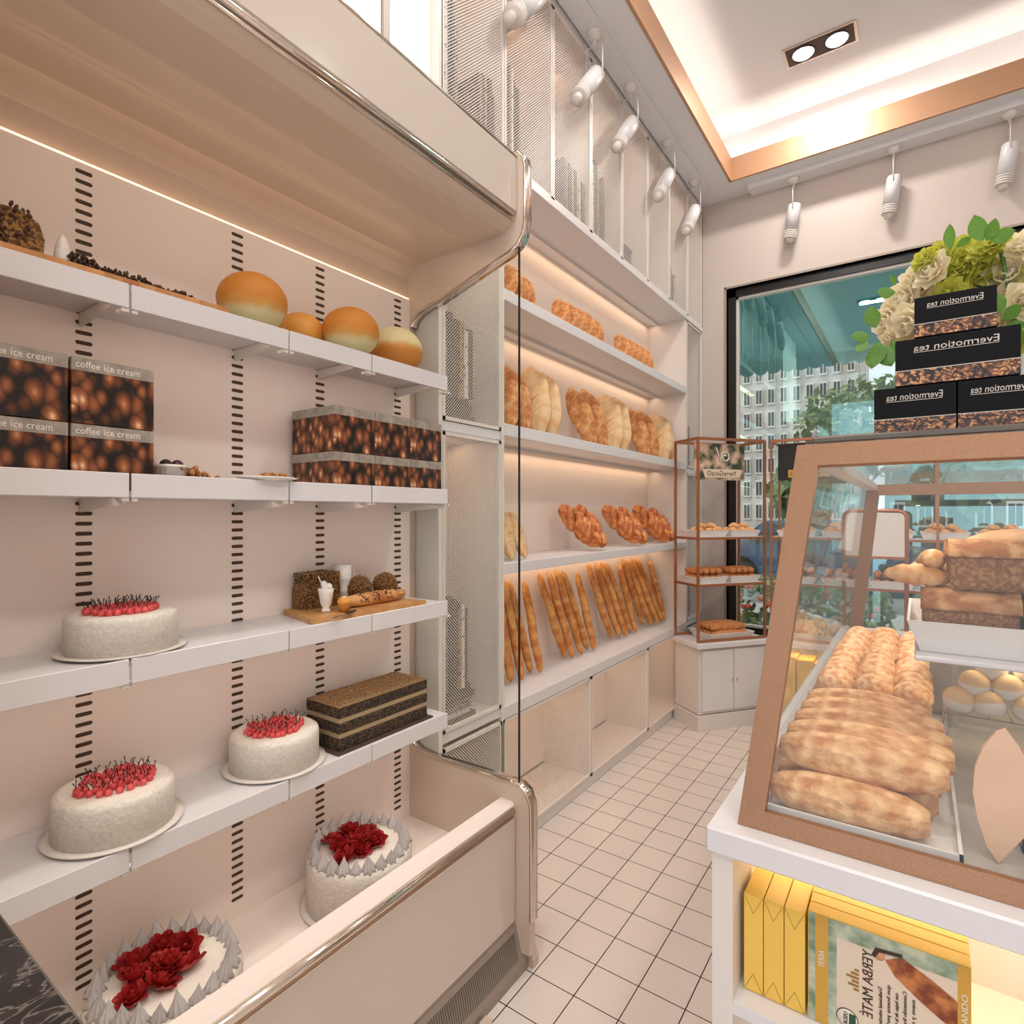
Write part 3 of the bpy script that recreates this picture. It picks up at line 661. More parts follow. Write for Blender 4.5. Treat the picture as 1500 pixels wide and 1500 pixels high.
# ------------------------------------------------------------------ FRIDGE FOOD
def cherry_proto():
    c = MB(); c.ell((0, 0, 0), .0063, 10, 7); s = MB()
    s.tube([(0, 0, .005), (.0015, 0, .012), (.0045, .001, .018)], [.0006, .0006, .0011], 5)
    return c, s
def cherry_cake(label, x, y, z, r, h, n=58, seed=1):
    random.seed(seed)
    t = thing('cherry_cake', label, 'cake', (x, y, z), 'white cherry cakes in the fridge')
    MB().lathe([(0, .0), (r*.98, 0), (r+.014, .005), (r+.015, .008), (r+.003, .006), (0, .006)], (0, 0, 0), 40).build('plate', 'plate', t, True)
    b = MB(); b.lathe([(0, .006), (r, .006), (r, h*.86), (r*.985, h*.94), (r*.94, h*.985), (r*.88, h)], (0, 0, 0), 48); b.m = 1; b.lathe([(r*.88, h), (0, h)], (0, 0, 0), 48)
    b.build('sponge', ['cake', 'cake_top'], t, True)
    global CH_ME, ST_ME
    pts = []; tries = 0
    while len(pts) < n and tries < 6000:
        tries += 1; a = random.uniform(0, 2*PI); q = math.sqrt(random.random())*r*.62; p = (q*math.cos(a), q*math.sin(a)*1.05)
        if all((p[0]-u[0])**2+(p[1]-u[1])**2 > .0100**2 for u in pts): pts.append(p)
    for p in pts:
        if CH_ME is None:
            c, s = cherry_proto(); o = c.build('cherry', 'cherry', t, True); q = s.build('stem', 'stem', o, True); CH_ME, ST_ME = o.data, q.data
        else:
            o = D.objects.new('cherry', CH_ME); COL.objects.link(o); o.parent = t; q = D.objects.new('stem', ST_ME); COL.objects.link(q); q.parent = o
        o.location = (p[0], p[1], h+.005); o.rotation_euler = (random.uniform(-.35, .35), random.uniform(-.35, .35), random.uniform(0, 6.28))
    return t
CH_ME = ST_ME = None
cherry_cake('oval white cake topped with red cherries on the middle fridge shelf', -1.158, .438, .956, .086, .07, 60, 3)
cherry_cake('white cherry cake at the left of the lowest fridge shelf', -1.155, .425, .648, .091, .078, 60, 4)
cherry_cake('white cherry cake beside the chocolate layer cake', -1.158, .735, .648, .092, .078, 62, 5)
def petal(T, w_, l_, cup, m=None):
    vs = []; fs = []; nu, nv = 5, 5
    for j in range(nv):
        v = j/(nv-1); ww = w_*math.sin(PI*(.18+.72*v))**.7
        for i in range(nu):
            u = i/(nu-1)*2-1
            vs.append((u*ww, -cup*(1-u*u*.9)*math.sin(v*PI*.55)+.25*w_*(v**3), l_*v*(1-.12*u*u)))
    for j in range(nv-1):
        for i in range(nu-1): fs.append((j*nu+i, j*nu+i+1, (j+1)*nu+i+1, (j+1)*nu+i))
    return vs, fs
def rose_mb(r, rings=((4, .30, 8), (5, .5, 24), (6, .72, 44), (7, .92, 66))):
    b = MB(); k0 = 0
    b.ell((0, 0, r*.25), (r*.16, r*.16, r*.32), 8, 6)
    for (n, rr, tilt) in rings:
        for k in range(n):
            a = 2*PI*k/n+k0; T = Matrix.Rotation(a, 4, 'Z') @ Matrix.Translation((0, -r*rr*.22, 0)) @ Matrix.Rotation(R(tilt+random.uniform(-5, 5)), 4, 'X')
            vs, fs = petal(None, r*.36*(.6+rr*.55), r*(.62+.28*rr), r*.16*rr)
            b.add([(x, y, z) for x, y, z in vs], fs, True, T)
        k0 += .5
    return b
RO_ME = PK_ME = None
def rose_cake(label, x, y, z, r, h, seed):
    global RO_ME, PK_ME
    random.seed(seed)
    t = thing('rose_cake', label, 'cake', (x, y, z), 'white rose cakes on the fridge deck')
    MB().lathe([(0, .0), (r*.98, 0), (r+.014, .005), (r+.015, .008), (r+.003, .006), (0, .006)], (0, 0, 0), 44).build('plate', 'plate', t, True)
    b = MB(); b.lathe([(0, .006), (r, .006), (r, h*.86), (r*.985, h*.94), (r*.95, h*.985), (r*.9, h)], (0, 0, 0), 52); b.m = 1; b.lathe([(r*.9, h), (0, h)], (0, 0, 0), 52)
    b.build('sponge', ['cake', 'cake_top'], t, True)
    if RO_ME is None:
        random.seed(5); o = rose_mb(.031).build('sugar_rose', 'rose', t, True); RO_ME = o.data; D.objects.remove(o)
        b = MB(); H = .036
        fn = lambda a, rr, zz: 1+.28*math.cos(7*a+zz*90)
        b.lathe([(0, 0), (.0125, .0), (.0128, .004), (.0095, .012), (.0062, .019), (.0032, .027), (.0012, .032), (.0002, H)], (0, 0, 0), 28, fn=fn)
        o = b.build('cream_peak', 'cream', t, True); PK_ME = o.data; D.objects.remove(o)
    n = 24
    for k in range(n):
        a = 2*PI*k/n; o = D.objects.new('cream_peak', PK_ME); COL.objects.link(o); o.parent = t
        o.location = (r*.86*math.cos(a), r*.86*math.sin(a), h-.001); o.rotation_euler = (random.uniform(-.12, .12), random.uniform(-.12, .12), random.uniform(0, 6)); s_ = random.uniform(.85, 1.1); o.scale = (s_, s_, s_)
    for (dx, dy) in [(-.045, -.026), (-.046, .014), (-.016, -.036), (-.014, -.002), (-.018, .034), (.016, -.05), (.02, -.018), (.02, .018), (.004, .0)]:
        o = D.objects.new('sugar_rose', RO_ME); COL.objects.link(o); o.parent = t
        o.location = (dx*1.25, dy*1.25, h+(.006 if (dx, dy) != (.004, .0) else .016)); o.rotation_euler = (random.uniform(-.3, .3)+.1, random.uniform(-.3, .5), random.uniform(0, 6)); s_ = random.uniform(.85, 1.1); o.scale = (s_, s_, s_)
rose_cake('white cake with dark red sugar roses at the front left of the fridge deck', -1.082, .478, .285, .122, .105, 1)
rose_cake('white cake with dark red sugar roses further along the fridge deck', -1.09, .915, .285, .122, .12, 2)
# chocolate layer cake
t = thing('layer_cake', 'rectangular chocolate layer cake with nuts on top on the fridge shelf', 'cake', (-1.145, .995, .648))
LX0, LX1, LY0, LY1 = -1.21, -1.085, .85, 1.14
MB().box(LX0-.01, LX1+.012, LY0-.012, LY1+.01, .6482, .652).build('cake_board', 'slot', t)
z = .652
for k, (hh, m, nm) in enumerate([(.027, 'choc', 'sponge_layer'), (.0125, 'choc_cream', 'cream_layer'), (.0225, 'choc', 'sponge_layer'), (.0125, 'choc_cream', 'cream_layer'), (.024, 'choc', 'sponge_layer'), (.003, 'choc_top', 'glaze')]):
    i = .0015 if 'cream' in m else 0
    MB().bev(LX0+i, LX1-i, LY0+i, LY1-i, z, z+hh, .002).build(nm, m, t); z += hh
random.seed(3); b = MB()
for k in range(300): b.ell((random.uniform(LX0+.006, LX1-.006), random.uniform(LY0+.006, LY1-.006), z+.001), (random.uniform(.002, .006), .0028, .0022), 6, 4, rot=(0, 0, random.uniform(0, 3)))
tag(b.build('chopped_nuts', 'nut', t), None, None, kind='stuff')
# seed scatter helper
def seeds_on(b, c, r, n, s=.003, hemi=True):
    for k in range(n):
        d = Vector((random.gauss(0, 1), random.gauss(0, 1), random.gauss(0, 1))).normalized()
        if hemi and d.z < -.15: d.z = -d.z
        p = Vector((c[0]+d.x*r[0], c[1]+d.y*r[1], c[2]+d.z*r[2]))
        b.ell(p, (s*1.5, s*.7, s*.6), 6, 4, rot=(random.uniform(0, 3), random.uniform(0, 3), random.uniform(0, 3)))
def boxseeds(b, x0, x1, y0, y1, z0, z1, n, s=.003):
    for k in range(n):
        f = random.randrange(4); x, y, z = random.uniform(x0, x1), random.uniform(y0, y1), random.uniform(z0, z1)
        if f == 0: x = x1
        elif f == 1: y = y0
        else: z = z1
        b.ell((x, y, z), (s*1.5, s*.7, s*.6), 6, 4, rot=(random.uniform(0, 3), random.uniform(0, 3), random.uniform(0, 3)))
# shelf 1: long board
Z1 = 1.5775; random.seed(11)
t = thing('cutting_board', 'long striped wooden board on the top fridge shelf', 'board', (-1.11, .4, Z1))
b = MB(); b.bev(-1.15, -1.063, .224, .578, Z1+.0005, Z1+.0095, .001)
for k in range(14): b.m = k % 2; b.box(-1.0629, -1.0624, .226+k*.025, .226+(k+1)*.025, Z1+.001, Z1+.009)
b.build('board', ['wood_board', 'loaf_brown'], t)
t = thing('seeded_loaf', 'dark seed crusted loaf end standing on the long wooden board', 'bread', (-1.10, .27, Z1+.01))
b = MB(); b.prism([(.236, Z1+.01), (.302, Z1+.01), (.304, Z1+.035), (.297, Z1+.058), (.275, Z1+.07), (.245, Z1+.068), (.232, Z1+.05)], 'x', -1.14, -1.08); b.build('crumb', 'seedbread', t)
b = MB()
for k in range(330):
    a = random.uniform(0, 1); b.ell((random.uniform(-1.138, -1.076), random.uniform(.236, .285), Z1+random.uniform(.012, .074)), (.0055, .0026, .0026), 6, 4, rot=(random.uniform(0, 3), random.uniform(0, 3), random.uniform(0, 3)))
tag(b.build('seed_crust', 'seed_dark', t), None, None, kind='stuff')
p = onX(92, 375, -1.10)
t = thing('pointed_shaker', 'slim pointed pale ceramic shaker on the wooden board', 'shaker', (p.x, p.y, Z1+.01))
MB().lathe([(0, 0), (.0115, 0), (.012, .012), (.0105, .026)], (0, 0, 0), 20).build('lower_body', 'porcelain', t, True)
MB().lathe([(.0106, .0262), (.0085, .036), (.005, .046), (0, .052)], (0, 0, 0), 20).build('tip', 'plate', t, True)
b = MB()
for k in range(800):
    y = .335+.19*random.random()**1.2; q = (y-.335)/.19; hh = (.013*(1-q)+.003)*(1+.25*math.sin(q*16))
    b.ell((random.uniform(-1.13, -1.07), y, Z1+.011+random.uniform(0, hh)), (.0042, .0024, .0022), 6, 4, rot=(random.uniform(0, 3), random.uniform(0, 3), random.uniform(0, 3)))
tag(b.build('seed_pile', 'seed_dark', None), 'heap of dark seeds spilled along the wooden board', 'seeds', kind='stuff')
def boule(label, px, py, rpx, X, m, z=Z1):
    c = onX(px, py, X); r = rpx/F*((c-CAM).dot(FW))*.93
    t = MB(); t.ell((0, 0, r*.86), (r, r, r*.86), 28, 18); o = t.build('round_loaf', m, None, loc=(c.x, c.y, z), local=True); tag(o, label, 'bread', 'round loaves on the top fridge shelf')
boule('largest round golden loaf with pale floured base on the top fridge shelf', 370, 450, 52, -1.125, 'boule')
boule('small golden loaf tucked behind the largest round loaf', 441, 474, 37, -1.195, 'crust')
boule('medium round golden loaf hanging over the top shelf lip', 514, 486, 44, -1.115, 'boule', Z1)
boule('tallest pale topped round loaf at the far end of the top fridge shelf', 579, 499, 43, -1.165, 'boule_flip', Z1)
# shelf 2: coffee boxes
Z2 = 1.237
def coffee_box(label, x0, x1, y0, y1, z0, z1, txt=True):
    t = thing('ice_cream_box', label, 'box', ((x0+x1)/2, (y0+y1)/2, z0), 'coffee ice cream boxes in the fridge')
    MB().bev(x0, x1-.0006, y0+.0006, y1-.0006, z0+.0004, z1-.0004, .0008).build('carton', 'beans', t)
    zz = z1-(z1-z0)*.2
    b = MB(); b.box(x1-.0006, x1, y0+.001, y1-.001, zz, z1-.001); b.box(x0+.001, x1-.0006, y0, y0+.0006, zz, z1-.001); b.build('title_strip', 'stone_strip', t)
    if txt: text('coffee ice cream', .0155, (x1+.0002, y0+.006, zz+.005), (0, 1, 0), (0, 0, 1), 'ink_white', t, width=(y1-y0)*.76)
bx0, bx1, H = -1.24, -1.08, .105
for j in (0, 1):
    lv = ('lower', 'upper')[j]
    coffee_box(f'{lv} coffee ice cream box at the left frame edge', bx0, bx1, .2225, .334, Z2+j*H, Z2+(j+1)*H)
    coffee_box(f'{lv} coffee ice cream box beside the fluted ramekin', bx0, bx1, .337, .457, Z2+j*H, Z2+(j+1)*H)
    for k, w_ in enumerate(('left', 'middle', 'right')):
        y = .832+k*.1205; coffee_box(f'{lv} {w_} coffee bean box of the stack at the fridge end', bx0, bx1, y, y+.1195, Z2+j*H, Z2+(j+1)*H, False)
random.seed(12)
p = onX(249, 690, -1.13)
t = thing('ramekin', 'small white fluted ramekin beside the coffee boxes', 'bowl', (p.x, p.y, Z2))
b = MB(); b.lathe([(0, 0), (.024, 0), (.0275, .046), (.029, .047), (.029, .052), (.026, .052), (.0245, .04), (0, .038)], (0, 0, 0), 60, fn=lambda a, r, z: 1+(.025*(1 if math.cos(20*a) > 0 else -1) if .002 < z < .0465 else 0)); b.build('bowl', 'porcelain', t, True)
MB().tube([(.0, -.02, .045), (-.005, -.032, .075)], [.0014, .0018], 6).build('spoon_handle', 'porcelain', t, True)
for k, (dx, dy, m) in enumerate(((0, -.009, 'cheese_dark'), (0, .011, 'plum'))):
    o = MB().ell((0, 0, 0), .0105, 12, 8).build('plum', m, None, loc=(p.x+.004, p.y+dy, Z2+.052), local=True)
    tag(o, ('black plum in the white ramekin', 'dark red plum in the white ramekin')[k], 'fruit')
b = MB()
for (cy, wy, n, hh) in ((.545, .04, 220, .052),):
    for k in range(n):
        y = random.gauss(cy, wy*.6); y = min(max(y, .505), .615); hmax = .03+.024*math.exp(-((y-.53)/.03)**2)
        b.ell((random.uniform(-1.16, -1.10), y, Z2+random.uniform(.004, hmax)), (.006, .005, .003), 6, 4, rot=(random.uniform(0, 1.5), random.uniform(0, 1.5), random.uniform(0, 3)))
tag(b.build('granola_heap', 'cracker', None), 'heap of crumbly granola clusters beside the ramekin', 'granola', kind='stuff')
p = onX(392, 703, -1.085)
t = thing('plate', 'flat white plate at the edge of the second fridge shelf', 'plate', (p.x, p.y, Z2))
MB().lathe([(0, .027), (.03, .027), (.062, .034), (.062, .0365), (.03, .030), (0, .030)], (0, 0, 0), 40, T=Matrix.Scale(.72, 4, (1, 0, 0))).build('dish', 'porcelain', t, True)
MB().lathe([(.0, 0), (.028, 0), (.026, .027), (0, .027)], (0, 0, 0), 30, T=Matrix.Scale(.72, 4, (1, 0, 0))).build('plate_foot', 'porcelain', t, True)
b = MB()
for k in range(130): b.ell((p.x+random.gauss(-.02, .008), p.y+random.gauss(.03, .015), Z2+.035+random.uniform(0, .010)), (.005, .004, .0028), 6, 4, rot=(random.uniform(0, 1.5), random.uniform(0, 1.5), 0))
tag(b.build('granola_crumbs', 'cracker', None), 'granola crumbs on the flat white plate', 'granola', kind='stuff')
# shelf 3: breakfast board
Z3 = .956; random.seed(13)
t = thing('cutting_board', 'square wooden board with breads on the middle fridge shelf', 'board', (-1.15, .98, Z3))
c4 = [(-1.25, .815), (-1.085, .775), (-1.07, 1.12), (-1.245, 1.12)]
MB().prism(c4, 'z', Z3+.0005, Z3+.0125).build('board', 'wood_board', t)
ZB = Z3+.013
t = thing('seeded_loaf', 'square seeded half loaf at the left of the breakfast board', 'bread', (-1.215, .88, ZB))
b = MB(); b.prism([(.835, ZB), (.935, ZB), (.94, ZB+.04), (.938, ZB+.082), (.87, ZB+.084), (.845, ZB+.068), (.836, ZB+.05)], 'x', -1.245, -1.195); b.build('crumb', 'seedbread', t)
b = MB(); boxseeds(b, -1.245, -1.193, .84, .935, ZB+.006, ZB+.084, 620, .0026); tag(b.build('seed_crust', 'seed', t), None, None, kind='stuff')
p = onZ(466, 896, ZB)
t = thing('milkshake_cup', 'white footed cup of whipped cream with a straw on the board', 'cup', (-1.14, .855, ZB)); 
MB().lathe([(0, 0), (.011, 0), (.0105, .004), (.0075, .009), (.013, .018), (.017, .045), (.0185, .0545), (.0165, .0545), (.014, .045), (0, .044)], (0, 0, 0), 30).build('cup', 'porcelain', t, True)
b = MB()
for (x, y, z, r) in ((0, 0, .052, .012), (.006, .003, .058, .009), (-.004, -.003, .064, .008)): b.ell((x, y, z), r, 12, 8)
b.build('whipped_cream', 'porcelain', t, True)
MB().tube([(0, -.004, .05), (-.006, -.017, .084)], .0013, 6).build('straw', 'plate', t, True)
t = thing('muffin', 'small golden muffin beside the white cup on the board', 'muffin', (-1.105, .88, ZB))
MB().lathe([(0, 0), (.011, 0), (.0145, .022), (0, .022)], (0, 0, 0), 32, fn=lambda a, r, z: 1+.05*math.cos(16*a)).build('paper_case', 'muffin', t, True)
MB().ell((0, 0, .023), (.0165, .0165, .012), 18, 10).build('top', 'crust', t, True)
MB().ell((0, 0, .030), (.0085, .0085, .006), 12, 8).build('icing', 'porcelain', t, True)
t = thing('mug', 'tall ribbed cream mug behind the seeded loaf', 'mug', (-1.225, .972, ZB))
MB().lathe([(0, 0), (.019, 0), (.02, .03), (.0205, .031), (.02, .032), (.021, .06), (.0215, .061), (.021, .062), (.022, .098), (.020, .098), (.018, .01), (0, .008)], (0, 0, 0), 30).build('body', 'porcelain', t, True)
MB().tube([(.0, .021, .088), (0, .034, .085), (0, .036, .07), (0, .03, .055), (0, .021, .05)], .0022, 8).build('handle', 'porcelain', t, True)
for k, (px, lb) in enumerate(((526, 'round seeded bun next to the cream mug'), (564, 'round seeded bun nearest the fridge end'))):
    c = onX(px, 860, -1.2); r = .033
    t = thing('seeded_bun', lb, 'bread', (c.x, c.y, ZB))
    MB().ell((0, 0, r), (r*.95, r, r), 20, 14).build('bun', 'seedbread', t, True)
    b = MB(); seeds_on(b, (0, 0, r), (r*.97, r*1.02, r*1.02), 240, .0028); tag(b.build('seed_crust', 'nut', t, True), None, None, kind='stuff')
t = thing('seeded_baguette', 'short seeded baguette lying across the breakfast board', 'bread', (-1.14, .99, ZB))
a0 = onX(503, 880, -1.135); a1 = onX(590, 884, -1.135)
b = MB(); pts = [Vector((-1.135, a0.y+(a1.y-a0.y)*k/12, ZB+.016)) for k in range(13)]
b.tube(pts, [.005+.013*math.sin(PI*(.08+.84*k/12))**.6*(1+.06*math.sin(k*2.4)) for k in range(13)], 14); b.build('crust', 'loaf_brown', t)
b = MB()
for k in range(240):
    q = random.uniform(.15, .95); a = random.uniform(-.3, PI*.75); rr = .018*math.sin(PI*(.08+.84*q))**.6
    if math.sin(q*30) > -.4: b.ell((-1.135+rr*math.cos(a), a0.y+(a1.y-a0.y)*q, ZB+.016+rr*math.sin(a)), (.0034, .0018, .0016), 6, 4, rot=(random.uniform(0, 3), 0, random.uniform(0, 3)))
tag(b.build('seeds', 'seed_dark', t), None, None, kind='stuff')
t = thing('butter_knife', 'dark handled butter knife on the board edge', 'knife', (-1.085, .9, ZB))
a0 = onZ(487, 906, ZB+.002); a1 = onZ(507, 899, ZB+.002); a2 = onZ(520, 894, ZB+.002)
MB().bar(a0, a1, .006, .0012).build('blade', 'steel', t); MB().bar(a1, a2, .007, .004).build('handle', 'black', t)
# ------------------------------------------------------------------ BREAD ON THE WALL SHELVES
def lean(base, top, k=.0):   # rotation that turns +Z onto top-base
    d = (Vector(top)-Vector(base)); return d.to_track_quat('Z', 'Y').to_euler(), d.length
def bag_proto():
    b = MB(); L = 1.0; n = 22; pts = [(0.006*math.sin(k*.6), 0, k/n) for k in range(n+1)]
    rad = [.007+.046*min(1, math.sin(PI*min(max(k/n, .0), 1))**.22)*(1+.025*math.sin(k*2.1)) for k in range(n+1)]
    b.tube(pts, rad, 14); return b.build('baguette', 'baguette', None, loc=(0, 0, 0), local=True)
o = bag_proto(); tag(o, 'x', 'bread'); o.name = 'baguette'; BG = Proto(o)
random.seed(21)
S4, S3, S2, S1 = .532, 1.027, 1.512, 1.979
def z4(x, y): return (630+x/4.054, 650+y/4.054)
bags = [('first', [((480, 1425), (395, 830)), ((548, 1405), (430, 800)), ((600, 1360), (465, 815)), ((655, 1362), (560, 815))]),
        ('second', [((800, 1268), (645, 765)), ((850, 1270), (700, 757)), ((902, 1252), (745, 742)), ((935, 1222), (785, 750)), ((975, 1225), (872, 760))]),
        ('third', [((1075, 1155), (938, 710)), ((1125, 1150), (980, 706)), ((1165, 1145), (1015, 700)), ((1190, 1120), (1045, 706)), ((1222, 1118), (1118, 715)), ]),
        ('fourth', [((1265, 1075), (1140, 680)), ((1310, 1078), (1170, 685)), ((1350, 1072), (1200, 675)), ((1375, 1055), (1228, 680)), ((1395, 1050), (1300, 690))])]
for ci, (cn, lst) in enumerate(bags):
    for i, (bp, tp) in enumerate(lst):
        q = z4(*bp); base = onZ(q[0], min(q[1], 1000)+0, S4+.012); base.x = min(max(base.x, -1.345), -1.2-.004*(i % 3))
        base.y = onX(q[0], q[1], base.x).y
        q2 = z4(*tp); top = onX(q2[0], q2[1], -1.385); top.z = min(top.z, .945)
        e, L = lean(base, top); e.rotate_axis('Z', random.uniform(0, 6))
        BG.put(f'{ORD[i]} baguette from the left in the {cn} leaning cluster', base, e, (.36, .36, L), 'baguettes leaning on the lowest bread shelf')
# oval loaves (shelf 2): spotted crust pair and pale pair in each cluster
def oval(name, m, w_, t_, seed, m2=None):
    random.seed(seed); ph = random.uniform(0, 6)
    b = MB(); b.ell((0, 0, .5), (t_, w_, .5), 22, 18, fn=lambda d: (1+.05*math.sin(5*d.z+ph)+.03*math.sin(9*d.y+ph)))
    o = b.build(name, m, None, loc=(0, 0, 0), local=True); tag(o, 'x', 'bread')
    b = MB()
    for k in range(4):
        z0 = .2+.17*k; b.tube([(t_*.93*math.sqrt(max(0, 1-((z0+q*.16-.5)/.5)**2))*math.sqrt(max(.05, 1-((q-.5)*1.3)**2)), (q-.5)*w_*1.3, z0+q*.16) for q in (0, .25, .5, .75, 1)], [.002, .008, .011, .008, .002], 6, sx=.6)
    b.build('score_ridge', m2 or m, o, True); return Proto(o)
OV1 = oval('oval_loaf', 'loaf_brown', .18, .085, 1, 'loaf_pale'); OV2 = oval('oval_loaf', 'loaf_pale', .22, .085, 2, 'loaf_brown')
def z3(x, y): return (720+x/4.2857, 350+y/4.2857)
ov = [('first', [((120, 1165), (70, 790), 1), ((215, 1190), (105, 820), 1), ((300, 1205), (215, 800), 2), ((365, 1215), (290, 835), 2)]),
      ('second', [((640, 1285), (480, 935), 1), ((705, 1295), (560, 945), 1), ((770, 1305), (690, 975), 2), ((820, 1310), (740, 990), 2)]),
      ('third', [((975, 1355), (860, 1065), 1), ((1030, 1365), (915, 1075), 1), ((1085, 1375), (1015, 1095), 2), ((1115, 1375), (1055, 1110), 2)])]
for cn, lst in ov:
    for i, (bp, tp, ty) in enumerate(lst):
        q = z3(*bp); base = onX(q[0], q[1], -1.235); base.z = S2+.010; q2 = z3(*tp); top = onX(q2[0], q2[1], -1.35); top.z = min(max(top.z, base.z+.18), 1.90)
        base.y = min(base.y, 3.40); top.y = min(top.y, 3.43); top.x = max(top.x, -1.345)
        e, L = lean(base, top)
        o = (OV1 if ty == 1 else OV2).put(f'{"spotty brown" if ty == 1 else "pale floury"} oval loaf, {ORD[i]} in the {cn} cluster of its shelf', base, (0, 0, 0), 1, 'oval loaves leaning on the second bread shelf')
        d = (top-base).normalized(); xx = Vector((.5, -1, 0)); xx = (xx-d*xx.dot(d)).normalized(); yy = d.cross(xx)
        o.rotation_euler = Matrix((xx, yy, d)).transposed().to_euler(); o.scale = (L*.85, L, L)
# top shelf: leaning slices / small loaves
SL = oval('small_loaf', 'loaf_brown', .18, .085, 3, 'loaf_pale')
sl = [('first', [((115, 330), (95, 190)), ((165, 345), (110, 195)), ((215, 375), (150, 245)), ((250, 395), (185, 265))]),
      ('second', [((470, 525), (410, 400)), ((535, 560), (470, 425)), ((580, 585), (520, 455)), ((635, 610), (575, 480)), ((685, 635), (625, 520))]),
      ('third', [((865, 725), (795, 620)), ((900, 748), (835, 640)), ((930, 765), (870, 660)), ((970, 785), (905, 680)), ((1000, 805), (940, 700))])]
for cn, lst in sl:
    for i, (bp, tp) in enumerate(lst):
        q = z3(*bp); base = onX(q[0], q[1], -1.21); base.z = S1+.006; q2 = z3(*tp); top = onX(q2[0], q2[1], -1.31); top.z = max(top.z, base.z+.12)
        L = (top-base).length; o = SL.put(f'{ORD[i]} small brown loaf in the {cn} cluster on the top bread shelf', base, (0, 0, 0), 1, 'small loaves on the top bread shelf')
        d = (top-base).normalized(); xx = Vector((.35, -1, 0)); xx = (xx-d*xx.dot(d)).normalized(); yy = d.cross(xx)
        o.rotation_euler = Matrix((xx, yy, d)).transposed().to_euler(); o.scale = (L*.42, L*1.05, L*1.15)
# braided loaves (shelf 3)
def braid():
    b = MB()
    for ph, s in ((0, 1), (PI, 1), (PI/2, .8)):
        pts = []; rad = []
        for k in range(33):
            q = k/32; a = q*PI*4+ph; sw = math.sin(PI*q)**.4
            pts.append((.085*math.cos(a*1.0)*sw*.7, .14*math.sin(a)*sw, q)); rad.append(.11*(.35+.65*math.sin(PI*q)**.5)*(1+.10*math.sin(k*1.7)))
        b.tube(pts, rad, 12)
    o = b.build('braided_loaf', 'braid', None, loc=(0, 0, 0), local=True); tag(o, 'x', 'bread'); return Proto(o)
BR = braid()
br = [((855, 545), (785, 400), 1), ((1000, 600), (800, 400), 1), ((1030, 605), (890, 400), 1), ((1240, 578), (1055, 400), 1), ((1275, 585), (1135, 405), 1), ((1410, 572), (1235, 400), 1), ((1438, 570), (1320, 410), 1)]
lbs = [None, 'left braided loaf of the first glossy pair', 'right braided loaf of the first glossy pair', 'left braided loaf of the second glossy pair', 'right braided loaf of the second glossy pair', 'left braided loaf of the last glossy pair', 'right braided loaf of the last glossy pair']
for i, (bp, tp, _) in enumerate(br):
    if i == 0: continue
    q = z4(*bp); base = onX(q[0], q[1], -1.195); base.z = max(base.z, S3+.010); q2 = z4(*tp); top = onX(q2[0], q2[1], -1.33)
    e, L = lean(base, top); o = BR.put(lbs[i], base, e, (L*.95, L*.95, L*1.12), 'braided loaves on the third bread shelf')
for i, (bp, tp) in enumerate((((478, 690), (440, 410)), ((560, 680), (480, 410)))):
    q = z4(*bp); base = onX(q[0], q[1], -1.2); base.z = S3+.012; q2 = z4(*tp); top = onX(q2[0], q2[1], -1.33); d = (top-base); L = d.length; d.normalize()
    o = OV2.put(('long pale loaf at the left end of the braided loaf shelf', 'long pale loaf next to it, nearer the braids')[i], base, (0, 0, 0), 1)
    o['group'] = 'pale loaves on the braided loaf shelf'
    xx = Vector((1, -.4, 0)); xx = (xx-d*xx.dot(d)).normalized(); yy = d.cross(xx); o.rotation_euler = Matrix((xx, yy, d)).transposed().to_euler(); o.scale = (L*1.0, L*.62, L*1.05)
# ------------------------------------------------------------------ TRACK SPOTS
def spot():
    t = thing('spotlight', '', 'spotlight', (0, 0, 0))
    MB().lathe([(0, -.03), (.012, -.028), (.026, -.018), (.033, -.004), (.033, 0), (0, 0)], (0, 0, 0), 24).build('ceiling_mount', 'white', t, True)
    MB().tube([(0, 0, -.028), (0, 0, -.055)], .006, 8).build('stem', 'white', t, True)
    MB().tube([(-.038, 0, -.19), (-.038, 0, -.055), (.038, 0, -.055), (.038, 0, -.19)], .0032, 6).build('bracket', 'white_shelf', t, True)
    return t
def spot_body(t, tilt, L=.235):
    T = Matrix.Translation((0, 0, -.185)) @ tilt
    b = MB(); b.lathe([(0, .03), (.033, .03), (.036, .024), (.036, -L*.72), (0, -L*.72)], (0, 0, 0), 28, T=T); b.build('lamp_body', 'white_shelf', t, True)
    b = MB()
    for k in range(4): b.lathe([(.02, -L*.74-.012*k), (.036, -L*.74-.012*k), (.036, -L*.745-.012*k-.006), (.02, -L*.745-.012*k-.006)], (0, 0, 0), 28, T=T)
    b.lathe([(0, -L*.7), (.02, -L*.7), (.02, -L-.02), (0, -L-.02)], (0, 0, 0), 20, T=T)
    b.build('cooling_fins', 'white', t, True)
tl = Matrix.Rotation(R(-40), 4, 'X')
sp = spot(); spot_body(sp, tl); SP = Proto(sp)
for (y, lb) in ((1.72, 'nearest tilted spotlight over the bookcase, cut by the top of the frame'), (2.178, 'second tilted white spotlight over the upper cupboards'), (2.549, 'third tilted white spotlight over the upper cupboards'), (3.049, 'fourth tilted white spotlight, one before the corner'), (3.50, 'last tilted white spotlight in the ceiling corner')):
    SP.put(lb, (-1.113, y, ZC-.012), (0, 0, 0), 1, 'tilted spotlights along the upper cupboards')
sp = spot(); spot_body(sp, Matrix.Rotation(R(8), 4, 'X'), .17); SP2 = Proto(sp)
